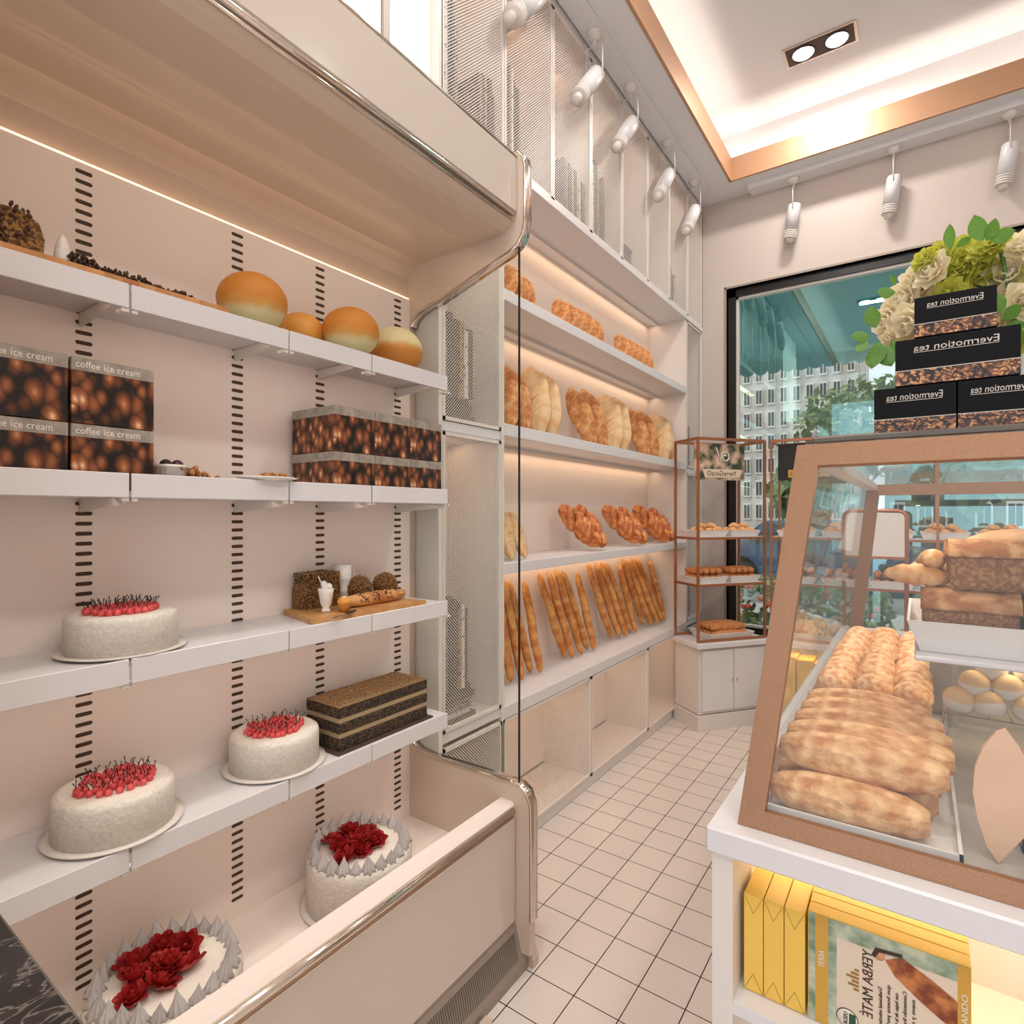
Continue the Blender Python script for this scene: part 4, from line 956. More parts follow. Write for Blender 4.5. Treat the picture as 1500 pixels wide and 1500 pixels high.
for (px, py, lb) in ((1163, 270, 'left hanging spotlight over the window'), (1309, 226, 'middle hanging spotlight over the window'), (1479, 176, 'right hanging spotlight over the window')):
    p = onY(px, py, 3.79); SP2.put(lb, (p.x, 3.79, ZC-.03), (0, 0, PI/2), 1, 'hanging spotlights over the window')
# ------------------------------------------------------------------ CORNER CABINET AND COPPER RACKS
Bc = Vector((-.99, 3.18, 0)); ec = Vector((.597, .802, 0)); ea = Vector((-.802, .597, 0)); LC, LA = .46, .215
TC = Matrix(((ec.x, ea.x, 0, Bc.x), (ec.y, ea.y, 0, Bc.y), (0, 0, 1, 0), (0, 0, 0, 1)))   # local x along the doors, y to the back
ZK = .485
t = thing('corner_cabinet', 'low white cabinet set diagonally in the corner with two doors', 'cabinet', Bc)
b = MB(); b.box(0, LC, .0, LA, .09, ZK-.03, TC); b.build('body', 'white', t)
MB().box(-.012, LC+.01, -.016, LA, 0, .085, TC).build('plinth', 'white', t)
MB().bev(-.02, LC+.015, -.03, LA, ZK-.03, ZK, .004, TC).build('worktop', 'white_shelf', t)
for i in (0, 1):
    d = MB().bev(.02+i*.212, .228+i*.212, -.012, 0, .105, ZK-.045, .003, TC).build('door', 'white_shelf', t)
    x = (.215, .245)[i]; MB().bar(TC @ Vector((x, -.018, .26)), TC @ Vector((x, -.018, .28)), .005, .005, (1, 0, 0)).build('knob', 'steel', d)
ZR = 1.614; SHa, SHb = 1.068, .808
def rack(label, T, L, W, loc, posts):
    t = thing('copper_rack', label, 'rack', loc); r = .0085
    for x in posts:
        for y in (0.0, W):
            b = MB(); p0 = T @ Vector((x, y, ZK+.001)); p1 = T @ Vector((x, y, ZR)); b.bar(p0, p1, .012, .012, (T @ Vector((1, 0, 0)))-(T @ Vector((0, 0, 0)))); b.build('post', 'copper_rail', t)
    b = MB()
    for y in (0, W): b.bar(T @ Vector((posts[0], y, ZR)), T @ Vector((posts[-1], y, ZR)), .015, .015)
    for x in posts: b.bar(T @ Vector((x, 0, ZR)), T @ Vector((x, W, ZR)), .015, .015)
    b.build('top_rail', 'copper_rail', t)
    for z in (SHa, SHb):
        b = MB()
        for y in (0, W): b.bar(T @ Vector((posts[0], y, z-.008)), T @ Vector((posts[-1], y, z-.008)), .013, .013)
        for x in posts: b.bar(T @ Vector((x, 0, z-.008)), T @ Vector((x, W, z-.008)), .013, .013)
        b.build('shelf_rail', 'copper_rail', t)
        MB().box(posts[0]+.008, posts[-1]-.008, .007, W-.007, z-.007, z, T).build('shelf', 'white_shelf', t)
    b = MB()
    for y in (0, W): b.bar(T @ Vector((posts[0], y, ZK+.008)), T @ Vector((posts[-1], y, ZK+.008)), .013, .013)
    b.build('bottom_rail', 'copper_rail', t)
rack('copper framed bread rack standing on the corner cabinet', TC, LC, LA, Bc+Vector((0, 0, ZK)), (0.0, LC-.01))
WY = 3.56; RX0, RX1 = -.69, 1.6
TW = Matrix.Translation((RX0, WY, 0))
rack('long copper framed bread rack in front of the window', TW, RX1-RX0, .24, (RX0, WY, ZK), (0, .77, 1.54, 2.28))
t = thing('window_counter', 'long low white counter under the window with an open niche', 'counter', (.4, WY, 0))
b = MB(); X0, X1, Y0, Y1 = RX0+.045, 1.7, WY-.04, 3.84
b.box(X0, X1, Y1-.02, Y1, .02, ZK-.03); b.box(X0, X0+.02, Y0, Y1, 0, ZK-.03); b.box(X1-.02, X1, Y0, Y1, 0, ZK-.03); b.box(X0, X1, Y0, Y1, 0, .09); b.box(.25, X1, Y0, Y0+.02, .09, ZK-.03); b.box(.24, .26, Y0, Y1, .09, ZK-.03)
b.build('body', 'white', t); MB().bev(X0-.01, X1, Y0-.02, Y1, ZK-.03, ZK, .004).build('worktop', 'white_shelf', t)
area('niche_led', (-.2, Y0+.1, ZK-.035), .8, .02, 2.5, (255, 224, 170))
for k in range(9):
    x = RX0+.05+k*.085
    o = MB().bev(x, x+.078, Y0+.03, Y0+.2, .0905, .0905+.3-(k % 3)*.01, .002).build('tea_carton', 'yellow_box', None, loc=(x+.04, Y0+.1, .0905)); tag(o, f'yellow carton in the window counter niche, {ORD[k]} from the left', 'box', 'yellow cartons in the window counter niche')
# white trays with rolls
def tray_proto(w_, d_, h):
    b = MB(); t_ = .004; i = .014
    def ring(x, y, z): return [(-x, -y, z), (x, -y, z), (x, y, z), (-x, y, z)]
    vs = ring(w_/2-i, d_/2-i, 0)+ring(w_/2, d_/2, h)+ring(w_/2-t_, d_/2-t_, h)+ring(w_/2-i-t_, d_/2-i-t_, t_)
    fs = [(0, 3, 2, 1), (12, 13, 14, 15)]
    for a in (0, 4, 8): fs += [(a+k, a+(k+1) % 4, a+4+(k+1) % 4, a+4+k) for k in range(4)]
    b.add(vs, fs); o = b.build('bread_tray', 'tray', None, loc=(0, 0, 0), local=True); tag(o, 'x', 'tray'); return Proto(o)
TR = tray_proto(.205, .185, .036)
def roll_bun():
    b = MB(); b.ell((0, 0, .016), (.026, .021, .017), 14, 9); b.ell((-.019, .004, .013), (.012, .014, .012), 10, 7); b.ell((.019, -.004, .013), (.012, .014, .012), 10, 7)
    o = b.build('bread_roll', 'pastry', None, loc=(0, 0, 0), local=True); tag(o, 'x', 'bread roll'); return Proto(o)
RB = roll_bun()
def roll_finger(m, L, r):
    b = MB(); n = 12; b.tube([(0, (k/n-.5)*L, r) for k in range(n+1)], [r*(.35+.65*math.sin(PI*(.06+.88*k/n))**.45) for k in range(n+1)], 12)
    o = b.build('finger_roll', m, None, loc=(0, 0, 0), local=True); tag(o, 'x', 'bread roll'); return Proto(o)
RF = roll_finger('finger', .15, .021); RG = roll_finger('pastry', .15, .024)
random.seed(33); rn = 0
def fill(T, x, y, z, kind, where, rz):
    TR.put(f'white tapered tray {where}', T @ Vector((x, y, z+.0005)), (0, 0, rz), 1, 'white bread trays on the copper racks')
    zz = z+.006
    if kind == 0:
        k = 0
        for (lv, pos) in ((0, [(-.06, -.05), (0, -.055), (.06, -.05), (-.06, .0), (0, 0), (.06, 0)]), (1, [(-.035, -.03), (.03, -.03)])):
            for (dx, dy) in pos:
                RB.put(f'golden bread roll, {ORD[k]} in the tray {where}', T @ Vector((x+dx, y+dy, zz+.014+lv*.026)), (random.uniform(-.2, .2), random.uniform(-.2, .2), rz+random.uniform(-.6, .6)), random.uniform(.95, 1.15), 'bread rolls piled '+where); k += 1
    elif kind == 1:
        k = 0
        for lv in (0, 1):
            for i in range(4-0*lv):
                RF.put(f'brown finger roll, {ORD[k]} in the tray {where}', T @ Vector((x-.063+i*.042, y, zz+lv*.037)), (0, 0, rz), (1, .92, 1), 'finger rolls stacked '+where); k += 1
    else:
        k = 0
        for lv, n_ in ((0, 4), (1, 3)):
            for i in range(n_):
                RG.put(f'long golden roll, {ORD[k]} in the tray {where}', T @ Vector((x-.066+i*.046+lv*.022, y, zz+lv*.038)), (0.12, 0, rz), (1, .98, 1), 'long rolls stacked '+where); k += 1
ang = math.atan2(ec.y, ec.x)
for i, x in enumerate((.112, .335)):
    s_ = ('left', 'right')[i]
    fill(TC, x, .107, SHa, 0, f'at the {s_} of the upper corner rack shelf', ang); fill(TC, x, .107, SHb, 1, f'at the {s_} of the lower corner rack shelf', ang)
# base tray of long loaves on the cabinet
TR.put('large white tray standing on the diagonal corner cabinet', TC @ Vector((.235, .105, ZK+.001)), (0, 0, ang), (1.5, 1.05, 1.1), 'white bread trays on the copper racks')
k = 0
for lv, n_ in ((0, 5), (1, 4)):
    for i in range(n_):
        RF.put(f'long crusty loaf, {ORD[k]} in the tray on the corner cabinet', TC @ Vector((.235, .035+i*.034+lv*.017, ZK+.008+lv*.036)), (0, 0, ang+PI/2), (1, 1.55, 1.1), 'crusty loaves on the corner cabinet'); k += 1
nm = ['first', 'second', 'third', 'fourth', 'fifth']
for i in range(5):
    x = .125+i*.225
    fill(TW, x, .12, SHa, 0, f'{nm[i]} from the left on the upper window shelf', 0); fill(TW, x, .12, SHb, 1, f'{nm[i]} from the left on the lower window shelf', 0); fill(TW, x, .12, ZK+.002, 2, f'{nm[i]} from the left on the window counter', 0)
# picture signs hanging in the racks
t = thing('picture_sign', 'small lit picture sign with a pale swirl in the corner rack', 'sign', TC @ Vector((.2, .08, 1.5)))
S0 = onY(1012, 0, 3.36); n_ = ec.copy()
def sp_(u, v): return TC @ Vector((.02+u*.34, .06+.0*u, 1.39+v*.205))
def plaque(t, f, m, th=.006):
    b = MB(); nrm = Vector((ec.y, -ec.x, 0))*th
    q = [f(0, 0), f(1, 0), f(1, 1), f(0, 1)]; b.add(q+[p-nrm for p in q], [(0, 1, 2, 3), (7, 6, 5, 4), (0, 4, 5, 1), (1, 5, 6, 2), (2, 6, 7, 3), (3, 7, 4, 0)]); return b.build('panel', m, t)
plaque(t, sp_, 'signart')
nv = Vector((ec.y, -ec.x, 0))
b = MB(); q = [sp_(u, v)+nv*.002 for u, v in ((.2, .06), (.9, .08), (.95, .3), (.15, .3))]; b.add(q, [(0, 1, 2, 3)]); b.add([p-nv*.0015 for p in q], [(0, 1, 2, 3)]); b.build('label_band', 'boxlabel_cream', t)
text('YerreGocaO', .04, sp_(.24, .12)+nv*.003, ec, (0, 0, 1), 'ink', t, width=.2, mirror=True)
b = MB(); pts = []
for k in range(26): a = k*.36; rr = .034*(1-k/34); pts.append(sp_(.6, .64)+ec*(rr*math.cos(a)*-1)+Vector((0, 0, rr*math.sin(a)))+nv*.004)
b.tube([sp_(.42, .9)+nv*.004, sp_(.46, .7)+nv*.004, sp_(.5, .5)+nv*.004]+pts[2:], .004, 6); b.build('swirl_logo', 'ink_white', t)
t = thing('picture_sign', 'small dark picture sign in the window rack beside the corner rack', 'sign', (-.55, WY+.05, 1.4))
MB().box(-.665, -.36, WY+.06, WY+.066, 1.39, 1.6).build('panel', 'cheese_dark', t)
MB().box(-.61, -.4, WY+.057, WY+.0598, 1.405, 1.45).build('label_band', 'boxlabel_gold', t)
text('YerreGocaO', .03, (-.6, WY+.0565, 1.415), (1, 0, 0), (0, 0, 1), 'ink', t, width=.18, mirror=True)
# framed white board between the racks and the glass case
t = thing('framed_board', 'white board with rounded copper frame behind the glass case', 'board', (-.1, 3.0, 0))
P0 = onY(1236, 815, 3.0); P1 = onY(1328, 748, 3.0)
x0, x1, z0, z1 = P0.x, P1.x, P0.z, P1.z; r = .03
MB().box(x0, x1, 3.0, 3.012, z0, z1-.01).build('panel', 'board_white', t)
b = MB(); b.tube([(x0, 3.005, 0), (x0, 3.005, z1-r), (x0+.008, 3.005, z1-.01), (x0+r, 3.005, z1), (x1-r, 3.005, z1), (x1-.008, 3.005, z1-.01), (x1, 3.005, z1-r), (x1, 3.005, 0)], .009, 8); b.build('tube_frame', 'copper_rail', t)
b = MB(); b.bar((x0, 3.005, z0), (x1, 3.005, z0), .012, .012); b.bar((x0, 3.005, .25), (x1, 3.005, .25), .012, .012); b.build('cross_rail', 'copper_rail', t)
# ------------------------------------------------------------------ COUNTER AND GLASS SHOWCASE
ZCt = .76; KX0 = -.2455; KY0 = .82; KX1 = 1.3; KY1 = 2.6
t = thing('service_counter', 'white service counter with a lit open niche below the glass case', 'counter', (.4, 1.6, 0))
MB().bev(KX0, KX1, KY0, KY1, ZCt-.036, ZCt, .003).build('worktop', 'white_shelf', t)
b = MB(); cx0 = KX0+.008; cy0 = KY0+.006; zt = ZCt-.036
b.box(cx0, cx0+.028, cy0, KY1-.02, 0, zt); b.box(cx0, KX1-.02, 1.06, 1.08, 0, zt); b.box(KX1-.05, KX1-.02, cy0, KY1-.02, 0, zt); b.box(cx0, KX1-.02, KY1-.04, KY1-.02, 0, zt)
b.build('carcass', 'white', t)
b = MB(); b.box(cx0+.028, KX1-.05, cy0, 1.06, .508, .524); b.build('niche_shelf', 'white_shelf', t)
MB().box(cx0+.028, KX1-.05, cy0, 1.06, .0, .08).build('plinth', 'white', t)
area('niche_led', (.1, .99, zt-.005), .6, .03, 1.5, (255, 226, 170))
area('niche_led', (.1, .99, .50), .6, .03, .8, (255, 222, 170))
MB().box(cx0+.03, .7, 1.045, 1.058, zt-.01, zt-.001).build('led_strip', 'led', t)
# tea cartons on the niche shelf
def fold_tri(b, x0, x1, y, z, h, s):
    xm = (x0+x1)/2
    for p, q in (((x0+.001, z), (xm, z+s*h)), ((x1-.001, z), (xm, z+s*h))): b.bar((p[0], y, p[1]), (q[0], y, q[1]), .0004, .0005, (0, 1, 0))
for k in range(3):
    x0 = -.203+k*.0265; x1 = x0+.0255; t = thing('tea_carton', f'plain yellow tea carton seen end-on, {ORD[k]} from the left in the niche', 'box', (x0+.0127, .89, .5245), 'yellow cartons standing end-on in the niche')
    MB().bev(x0, x1, .86, .94, .5245, .660, .0008).build('carton', 'yellow_box', t)
    b = MB(); fold_tri(b, x0, x1, .8597, .659, .024, -1); fold_tri(b, x0, x1, .8597, .526, .024, 1); b.build('fold_lines', 'fold_line', t)
TX0, TX1, TZ0, TZ1 = -.121, .051, .5245, .668
for k in range(3):
    y0 = .86+k*.0235; nm_ = ('front yerba mate carton with printed cover facing out', 'middle yellow carton behind the printed one', 'rearmost yellow carton behind the printed one')[k]
    t = thing('tea_carton', nm_, 'box', (-.03, y0+.01, TZ0), 'yerba mate cartons in the niche')
    MB().bev(TX0, TX1, y0, y0+.0227, TZ0, TZ1, .0008).build('carton', 'yellow_box', t)
    if k: continue
    yy = y0
    def rect(n, x0, x1, z0, z1, m, d=.0004):
        return MB().box(x0, x1, yy-d, yy-d+.0003, z0, z1).build(n, m, t)
    rect('leaf_border', TX0+.001, TX1-.013, TZ0, TZ1-.001, 'boxleaf', .0004)
    rect('gold_band', TX0+.009, TX0+.024, TZ0, TZ1-.001, 'boxlabel_gold', .0007)
    rect('gold_band', TX1-.013, TX1-.0005, TZ0, TZ1-.001, 'boxlabel_gold', .0007)
    rect('cream_panel', TX0+.034, TX1-.013, TZ0, TZ1-.022, 'boxlabel_cream', .0008)
    rect('gold_band', TX0+.135, TX0+.143, TZ0, TZ0+.055, 'boxlabel_gold', .0011)
    Y_ = yy-.0013
    text('YERBA', .010, (TX0+.0195, Y_, TZ0+.075), (0, 0, 1), (-1, 0, 0), 'ink_white', t, width=.022)
    text('YERBA MATÉ', .0165, (TX0+.074, Y_, TZ0+.035), (0, 0, -1) if False else (0, 0, 1), (-1, 0, 0), 'ink', t, width=.085, mirror=True)
    for q, s in enumerate(('Tradicional selection', 'que buena yerba', 'con hojas de la tierra', 'Contenido fragante', 'suave y natural')): text(s, .006, (TX0+.084+q*.0085, Y_, TZ0+.03), (0, 0, 1), (-1, 0, 0), 'ink', t, width=.05+.006*(q % 2), mirror=True)
    text('50 LEVRANDO', .0085, (TX1-.0035, Y_, TZ0+.035), (0, 0, 1), (-1, 0, 0), 'ink_white', t, width=.075)
    text('ORGANI', .0075, (TX0+.1415, Y_, TZ0+.005), (0, 0, 1), (-1, 0, 0), 'ink_white', t, width=.045)
    b = MB(); b.lathe([(0, 0), (.0125, 0), (.0125, .0003), (0, .0003)], (0, 0, 0), 28, T=Matrix.Translation((TX0+.046, yy-.0009, TZ0+.022)) @ Matrix.Rotation(PI/2, 4, 'X')); sl_ = b.build('seal', 'ink', t)
    b = MB(); b.lathe([(0, 0), (.0115, 0), (.0115, .0003), (0, .0003)], (0, 0, 0), 28, T=Matrix.Translation((TX0+.046, yy-.0013, TZ0+.022)) @ Matrix.Rotation(PI/2, 4, 'X')); b.build('seal_face', 'ink_white', sl_)
    b = MB(); b.box(TX0+.048, TX0+.0555, yy-.0019, yy-.0017, TZ0+.014, TZ0+.030); b.build('seal_band', 'ink_green', sl_)
    text('USDA', .007, (TX0+.0465, yy-.002, TZ0+.014), (0, 0, 1), (-1, 0, 0), 'ink', t, width=.016, mirror=True)
    b = MB()   # small line drawing of a building
    for q, hh in enumerate((.006, .012, .008, .014, .009, .005)): b.box(TX0+.059-hh, TX0+.059, yy-.0013, yy-.0011, TZ0+.062+q*.005, TZ0+.065+q*.005)
    b.build('line_drawing', 'fold_line', t)
    # printed robed figure lying sideways
    xr = TX0+.075; zr = TZ0+.118
    b = MB(); b.prism([(xr+.012, zr-.002), (xr+.03, zr+.008), (xr+.06, zr-.006), (xr+.084, zr-.02), (xr+.084, zr-.058), (xr+.05, zr-.038), (xr+.022, zr-.018)], 'y', yy-.0014, yy-.0011); b.build('printed_robe', 'robe', t)
    b = MB(); b.lathe([(0, 0), (.0062, 0), (.0062, .0003), (0, .0003)], (0, 0, 0), 20, T=Matrix.Translation((xr+.006, yy-.0014, zr+.001)) @ Matrix.Rotation(PI/2, 4, 'X')); b.build('printed_head', 'skin_print', t)
    b = MB(); b.prism([(xr-.002, zr), (xr+.002, zr+.009), (xr+.03, zr+.012), (xr+.03, zr+.008), (xr+.006, zr+.005), (xr+.001, zr-.004)], 'y', yy-.0019, yy-.0016); b.build('printed_veil', 'ink', t)
# glass case frame
BX, TXc = -.209, -.148; BYf, TYf = .85, .95; BYr, TYr = 2.47, 2.40; ZB0, ZTp = ZCt+.0005, 1.302
cs = thing('glass_showcase', 'large copper framed glass bread showcase on the white counter', 'showcase', (.4, 1.6, ZCt))
CXR = 1.1; CXRt = 1.04
def cs_bar(name, p0, p1, w_, h, up): MB().bar(p0, p1, w_, h, up).build(name, 'copper', cs)
nf = Vector((0, -(ZTp-ZB0), (TYf-BYf))).normalized()    # outward normal of the sloping front
def fpt(u, v):   # point on the front plane: u across 0..1, v up 0..1
    a = Vector((BX, BYf, ZB0)).lerp(Vector((TXc, TYf, ZTp)), v); c = Vector((CXR, BYf, ZB0)).lerp(Vector((CXRt, TYf, ZTp)), v); return a.lerp(c, u)
def strip(name, quad, th, m='copper'):
    b = MB(); q = [Vector(p) for p in quad]; nn = (q[1]-q[0]).cross(q[3]-q[0]).normalized()*th
    b.add(q+[p-nn for p in q], [(0, 1, 2, 3), (7, 6, 5, 4), (0, 4, 5, 1), (1, 5, 6, 2), (2, 6, 7, 3), (3, 7, 4, 0)]); return b.build(name, m, cs)
pw, bh, thh = .032, .026, .032
def fp2(x, v): a = fpt(0, v); c = fpt(1, v); return Vector((x+(a.x if x < 5 else 0), a.y, a.z)) if x >= 0 else Vector((c.x+x, a.y, a.z))
vb = bh/.55; vt = 1-thh/.55
strip('front_post', [fp2(0, 0), fp2(pw, 0), fp2(pw, 1), fp2(0, 1)], .016)
strip('front_bottom_rail', [fp2(pw, 0), fp2(-.001, 0), fp2(-.001, vb), fp2(pw, vb)], .016)
strip('front_top_rail', [fp2(pw, vt), fp2(-.001, vt), fp2(-.001, 1), fp2(pw, 1)], .016)
strip('front_glass', [fp2(pw-.002, vb-.004)+Vector((0, .006, 0)), fp2(-.001, vb-.004)+Vector((0, .006, 0)), fp2(-.001, vt+.004)+Vector((0, .006, 0)), fp2(pw-.002, vt+.004)+Vector((0, .006, 0))], .003, 'glass_case')
# rear leaning frame and side rails
rb = Vector((BX, BYr, ZB0)); rt_ = Vector((TXc, TYr, ZTp))
cs_bar('rear_post', rb+Vector((.02, 0, 0)), rt_+Vector((.02, 0, 0)), .04, .03, (0, 1, 0))
cs_bar('rear_top_rail', rt_+Vector((.0, 0, -.02)), Vector((CXRt, TYr, ZTp-.02)), .03, .038, (0, 0, 1))
MB().bar(Vector((TXc+.016, TYf+.014, ZTp-.012)), Vector((TXc+.016, TYr-.014, ZTp-.012)), .032, .02).build('side_top_rail', 'white', cs)
cs_bar('side_bottom_rail', Vector((BX+.012, BYf+.02, ZB0+.01)), Vector((BX+.012, BYr, ZB0+.01)), .02, .02, (0, 0, 1))
b = MB(); b.add([(BX+.006, BYf+.02, ZB0+.02), (BX+.006, BYr-.02, ZB0+.02), (TXc+.006, TYr-.02, ZTp-.02), (TXc+.006, TYf+.02, ZTp-.02), (BX+.009, BYf+.02, ZB0+.02), (BX+.009, BYr-.02, ZB0+.02), (TXc+.009, TYr-.02, ZTp-.02), (TXc+.009, TYf+.02, ZTp-.02)],
                [(0, 1, 2, 3), (7, 6, 5, 4), (0, 4, 5, 1), (1, 5, 6, 2), (2, 6, 7, 3), (3, 7, 4, 0)]); b.build('side_glass', 'glass_case', cs)
MB().box(TXc+.01, CXRt, TYf+.006, TYr, ZTp-.002, ZTp+.002).build('top_glass', 'glass_case', cs)
DKZ = .768
MB().box(BX+.022, CXR-.02, BYf+.008, BYr-.02, ZB0+.0005, DKZ).build('deck', 'deck_grey', cs)
MB().bev(-.005, CXR-.05, 1.09, 1.5, .972, .98, .002).build('inner_shelf', 'white_shelf', cs)
for x in (.055, .9): MB().box(x, x+.01, 1.46, 1.48, DKZ, .972).build('shelf_leg', 'steel', cs)
MB().box(.02, CXR-.05, 1.52, 1.53, DKZ, .965).build('inner_panel', 'deck_grey', cs)
MB().box(.03, .8, 1.10, 1.51, .9705, .9718).build('shelf_underside', 'deck_grey', cs)
area('case_light', (.0, 1.5, ZTp-.03), .03, 1.0, 2.6, (255, 232, 206))
area('case_light', (.25, 1.3, .968), .35, .1, 1.6, (255, 232, 196))  # added light under the inner shelf to brighten the domed rolls
# long loaves and buns
def longloaf():
    b = MB(); n = 26; m = 44; vs = []; fs = []
    for i in range(n+1):
        q = i/n; r = math.sin(PI*(.025+.95*q))**.33
        for k in range(m):
            a = 2*PI*k/m; rr = r*.032*(1+(.06*math.cos(12*a+.3*math.sin(q*9)) if math.sin(a) > .1 else 0))
            vs.append((q*.2, math.cos(a)*rr, max(math.sin(a)*rr, -.025)+.025))
    for i in range(n):
        for k in range(m): fs.append((i*m+k, i*m+(k+1) % m, (i+1)*m+(k+1) % m, (i+1)*m+k))
    fs.append(list(range(m))[::-1]); fs.append([n*m+k for k in range(m)]); b.add(vs, fs, True)
    o = b.build('long_loaf', 'longloaf', None, loc=(0, 0, 0), local=True); tag(o, 'x', 'bread'); return Proto(o)
LLp = longloaf()
t = thing('bread_tray', 'shallow white tray under the long loaves in the showcase', 'tray', (-.08, 1.2, DKZ))
b = MB(); x0, x1, y0, y1 = -.183, .045, .885, 2.05
b.box(x0, x1, y0, y1, DKZ+.0005, DKZ+.005); b.build('base', 'tray', t)
b = MB(); b.box(x0, x1, y0, y0+.004, DKZ+.005, DKZ+.016); b.box(x0, x0+.004, y0, y1, DKZ+.005, DKZ+.016); b.box(x1-.004, x1, y0, y1, DKZ+.005, DKZ+.016); b.build('rim', 'tray', t)
rows = [(.921+.0655*q_, 0, (.19, .2, .205, .205, .2, .19)[q_]) for q_ in range(6)]+[(.954+.0655*q_, 1, (.205, .213, .213, .205, .19)[q_]) for q_ in range(5)]
for i, (y, lv, L) in enumerate(rows):
    LLp.put(f'long scored golden loaf, {ORD[i]} from the front of the showcase pile', (-.177+lv*.006, y, DKZ+.006+lv*.048), (random.uniform(-.1, .1), 0, random.uniform(-.012, .012)), (L/.2, 1, 1), 'long loaves stacked in the showcase')
b = MB(); b.ell((0, 0, .40), (.52, .52, .42), 20, 12, fn=lambda d: 1+.02*math.sin(d.x*9)); o = b.build('round_bun', 'bun', None, loc=(0, 0, 0), local=True); tag(o, 'x', 'bread roll'); BN = Proto(o)
k = 0
for lv in (0, 1):
    for r_ in range(10 if lv == 0 else 9):
        for c_ in range(3):
            x = -.145+c_*.066+(.0 if lv == 0 else .004); y = 1.325+r_*.072+(.036 if lv else 0)
            BN.put(f'round golden bun, {"lower" if lv == 0 else "upper"} layer, {ORD[r_]} row, {("window-side left", "middle", "right")[c_]} column', (x, y, DKZ+.006+lv*.046), (random.uniform(-.15, .15), random.uniform(-.15, .15), random.uniform(0, 6)), random.uniform(.064, .072), 'round buns heaped behind the long loaves')
# upper tray with rye loaves
SZ = .9805
def bigtray(label, x0, x1, y0, y1, z, h):
    b = MB(); i = .018; t_ = .004
    def ring(a, c, d, e, zz): return [(a, d, zz), (c, d, zz), (c, e, zz), (a, e, zz)]
    vs = ring(x0+i, x1-i, y0+i, y1-i, z)+ring(x0, x1, y0, y1, z+h)+ring(x0+t_, x1-t_, y0+t_, y1-t_, z+h)+ring(x0+i+t_, x1-i-t_, y0+i+t_, y1-i-t_, z+t_)
    fs = [(0, 3, 2, 1), (12, 13, 14, 15)]
    for a in (0, 4, 8): fs += [(a+k, a+(k+1) % 4, a+4+(k+1) % 4, a+4+k) for k in range(4)]
    b.add(vs, fs); o = b.build('bread_tray', 'tray', None, loc=((x0+x1)/2, (y0+y1)/2, z)); tag(o, label, 'tray')
bigtray('large white tray of rye loaves on the inner showcase shelf', -.015, .40, 1.11, 1.40, SZ, .05)
def rye(label, x0, x1, y0, y1, z0, z1, rz=0):
    c = Vector(((x0+x1)/2, (y0+y1)/2, z0)); t = thing('rye_loaf', label, 'bread', c, 'rye loaves in the white tray', (0, 0, rz))
    hx, hy, h = (x1-x0)/2, (y1-y0)/2, z1-z0
    b = MB(); b.bev(-hx, hx, -hy, hy, 0, h*.72, .008); b.build('loaf_body', 'rye', t, True)
    b = MB(); n = 10; poly = [(-hy-.002, h*.66)]+[(-(hy+.003)*math.cos(PI*k/n), h*.7+h*.3*math.sin(PI*k/n)*(1+(.09 if k % 3 == 1 else 0))) for k in range(n+1)]+[(hy+.002, h*.66)]
    b.prism(poly, 'x', -hx-.002, hx+.002, smooth=True); b.build('crust_top', 'rye_top', t, True)
rye('lower left dark rye loaf in the white tray', .005, .125, 1.135, 1.215, SZ+.006, SZ+.098); rye('lower right dark rye loaf in the white tray', .14, .28, 1.135, 1.215, SZ+.006, SZ+.096)
rye('lower rear dark rye loaf in the white tray', .02, .19, 1.225, 1.30, SZ+.006, SZ+.098)
rye('big dark rye loaf lying on top of the others', .04, .26, 1.15, 1.245, SZ+.099, SZ+.178, .06)
def crescent(label, c, rz, s, m='pastry'):
    b = MB(); n = 14; pts = []; rad = []
    for k in range(n+1):
        q = k/n; a = (q-.5)*2.2; pts.append((.05*math.sin(a), .03*(1-math.cos(a)), .014+.004*math.sin(PI*q))); rad.append((.004+.014*math.sin(PI*q)**.8)*(1+.12*math.sin(k*2.2)))
    b.tube(pts, rad, 12); o = b.build('croissant', m, None, loc=c, rot=(0, .1, rz), local=True); o.scale = (s, s, s); tag(o, label, 'pastry')
crescent('croissant at the lower left of the pile on the rye loaves', (.0, 1.165, SZ+.1), .3, 1.0); crescent('croissant leaning up in the middle of the pile', (.02, 1.195, SZ+.125), 1.7, .95); crescent('croissant lying at the rear of the pile', (.02, 1.24, SZ+.1), -.6, 1.05)
o = MB().ell((0, 0, 0), (.085, .045, .028), 24, 12, fn=lambda d: 1+.03*math.sin(d.y*16)).build('floury_loaf', 'bun', None, loc=(.15, 1.30, SZ+.165), local=True); tag(o, 'pale floury loaf behind the big rye loaf', 'bread')
# glowing domed rolls on a wire rack below the shelf
t = thing('wire_rack', 'low wire rack under the inner shelf', 'rack', (.12, 1.28, DKZ))
b = MB()
for y in (1.22, 1.36): b.tube([(.035, y, DKZ+.095), (.42, y, DKZ+.095)], .0015, 6)
for k in range(14): b.tube([(.04+k*.028, 1.22, DKZ+.095), (.04+k*.028, 1.36, DKZ+.095)], .001, 5)
b.build('wire_grid', 'steel', t); b = MB()
for x in (.04, .41):
    for y in (1.22, 1.36): b.tube([(x, y, DKZ), (x, y, DKZ+.095)], .0018, 6)
b.build('wire_legs', 'steel', t)
two_tone('domeroll', (236, 224, 196), (238, 200, 140), .35, .12)
b = MB(); b.ell((0, 0, .42), (.5, .5, .44), 20, 12); o = b.build('domed_roll', 'dome', None, loc=(0, 0, 0), local=True); b = MB(); b.lathe([(0, -.02), (.40, 0), (.48, .16), (.515, .36), (.50, .44)], (0, 0, 0), 24); b.build('pale_base', 'porcelain', o, True)
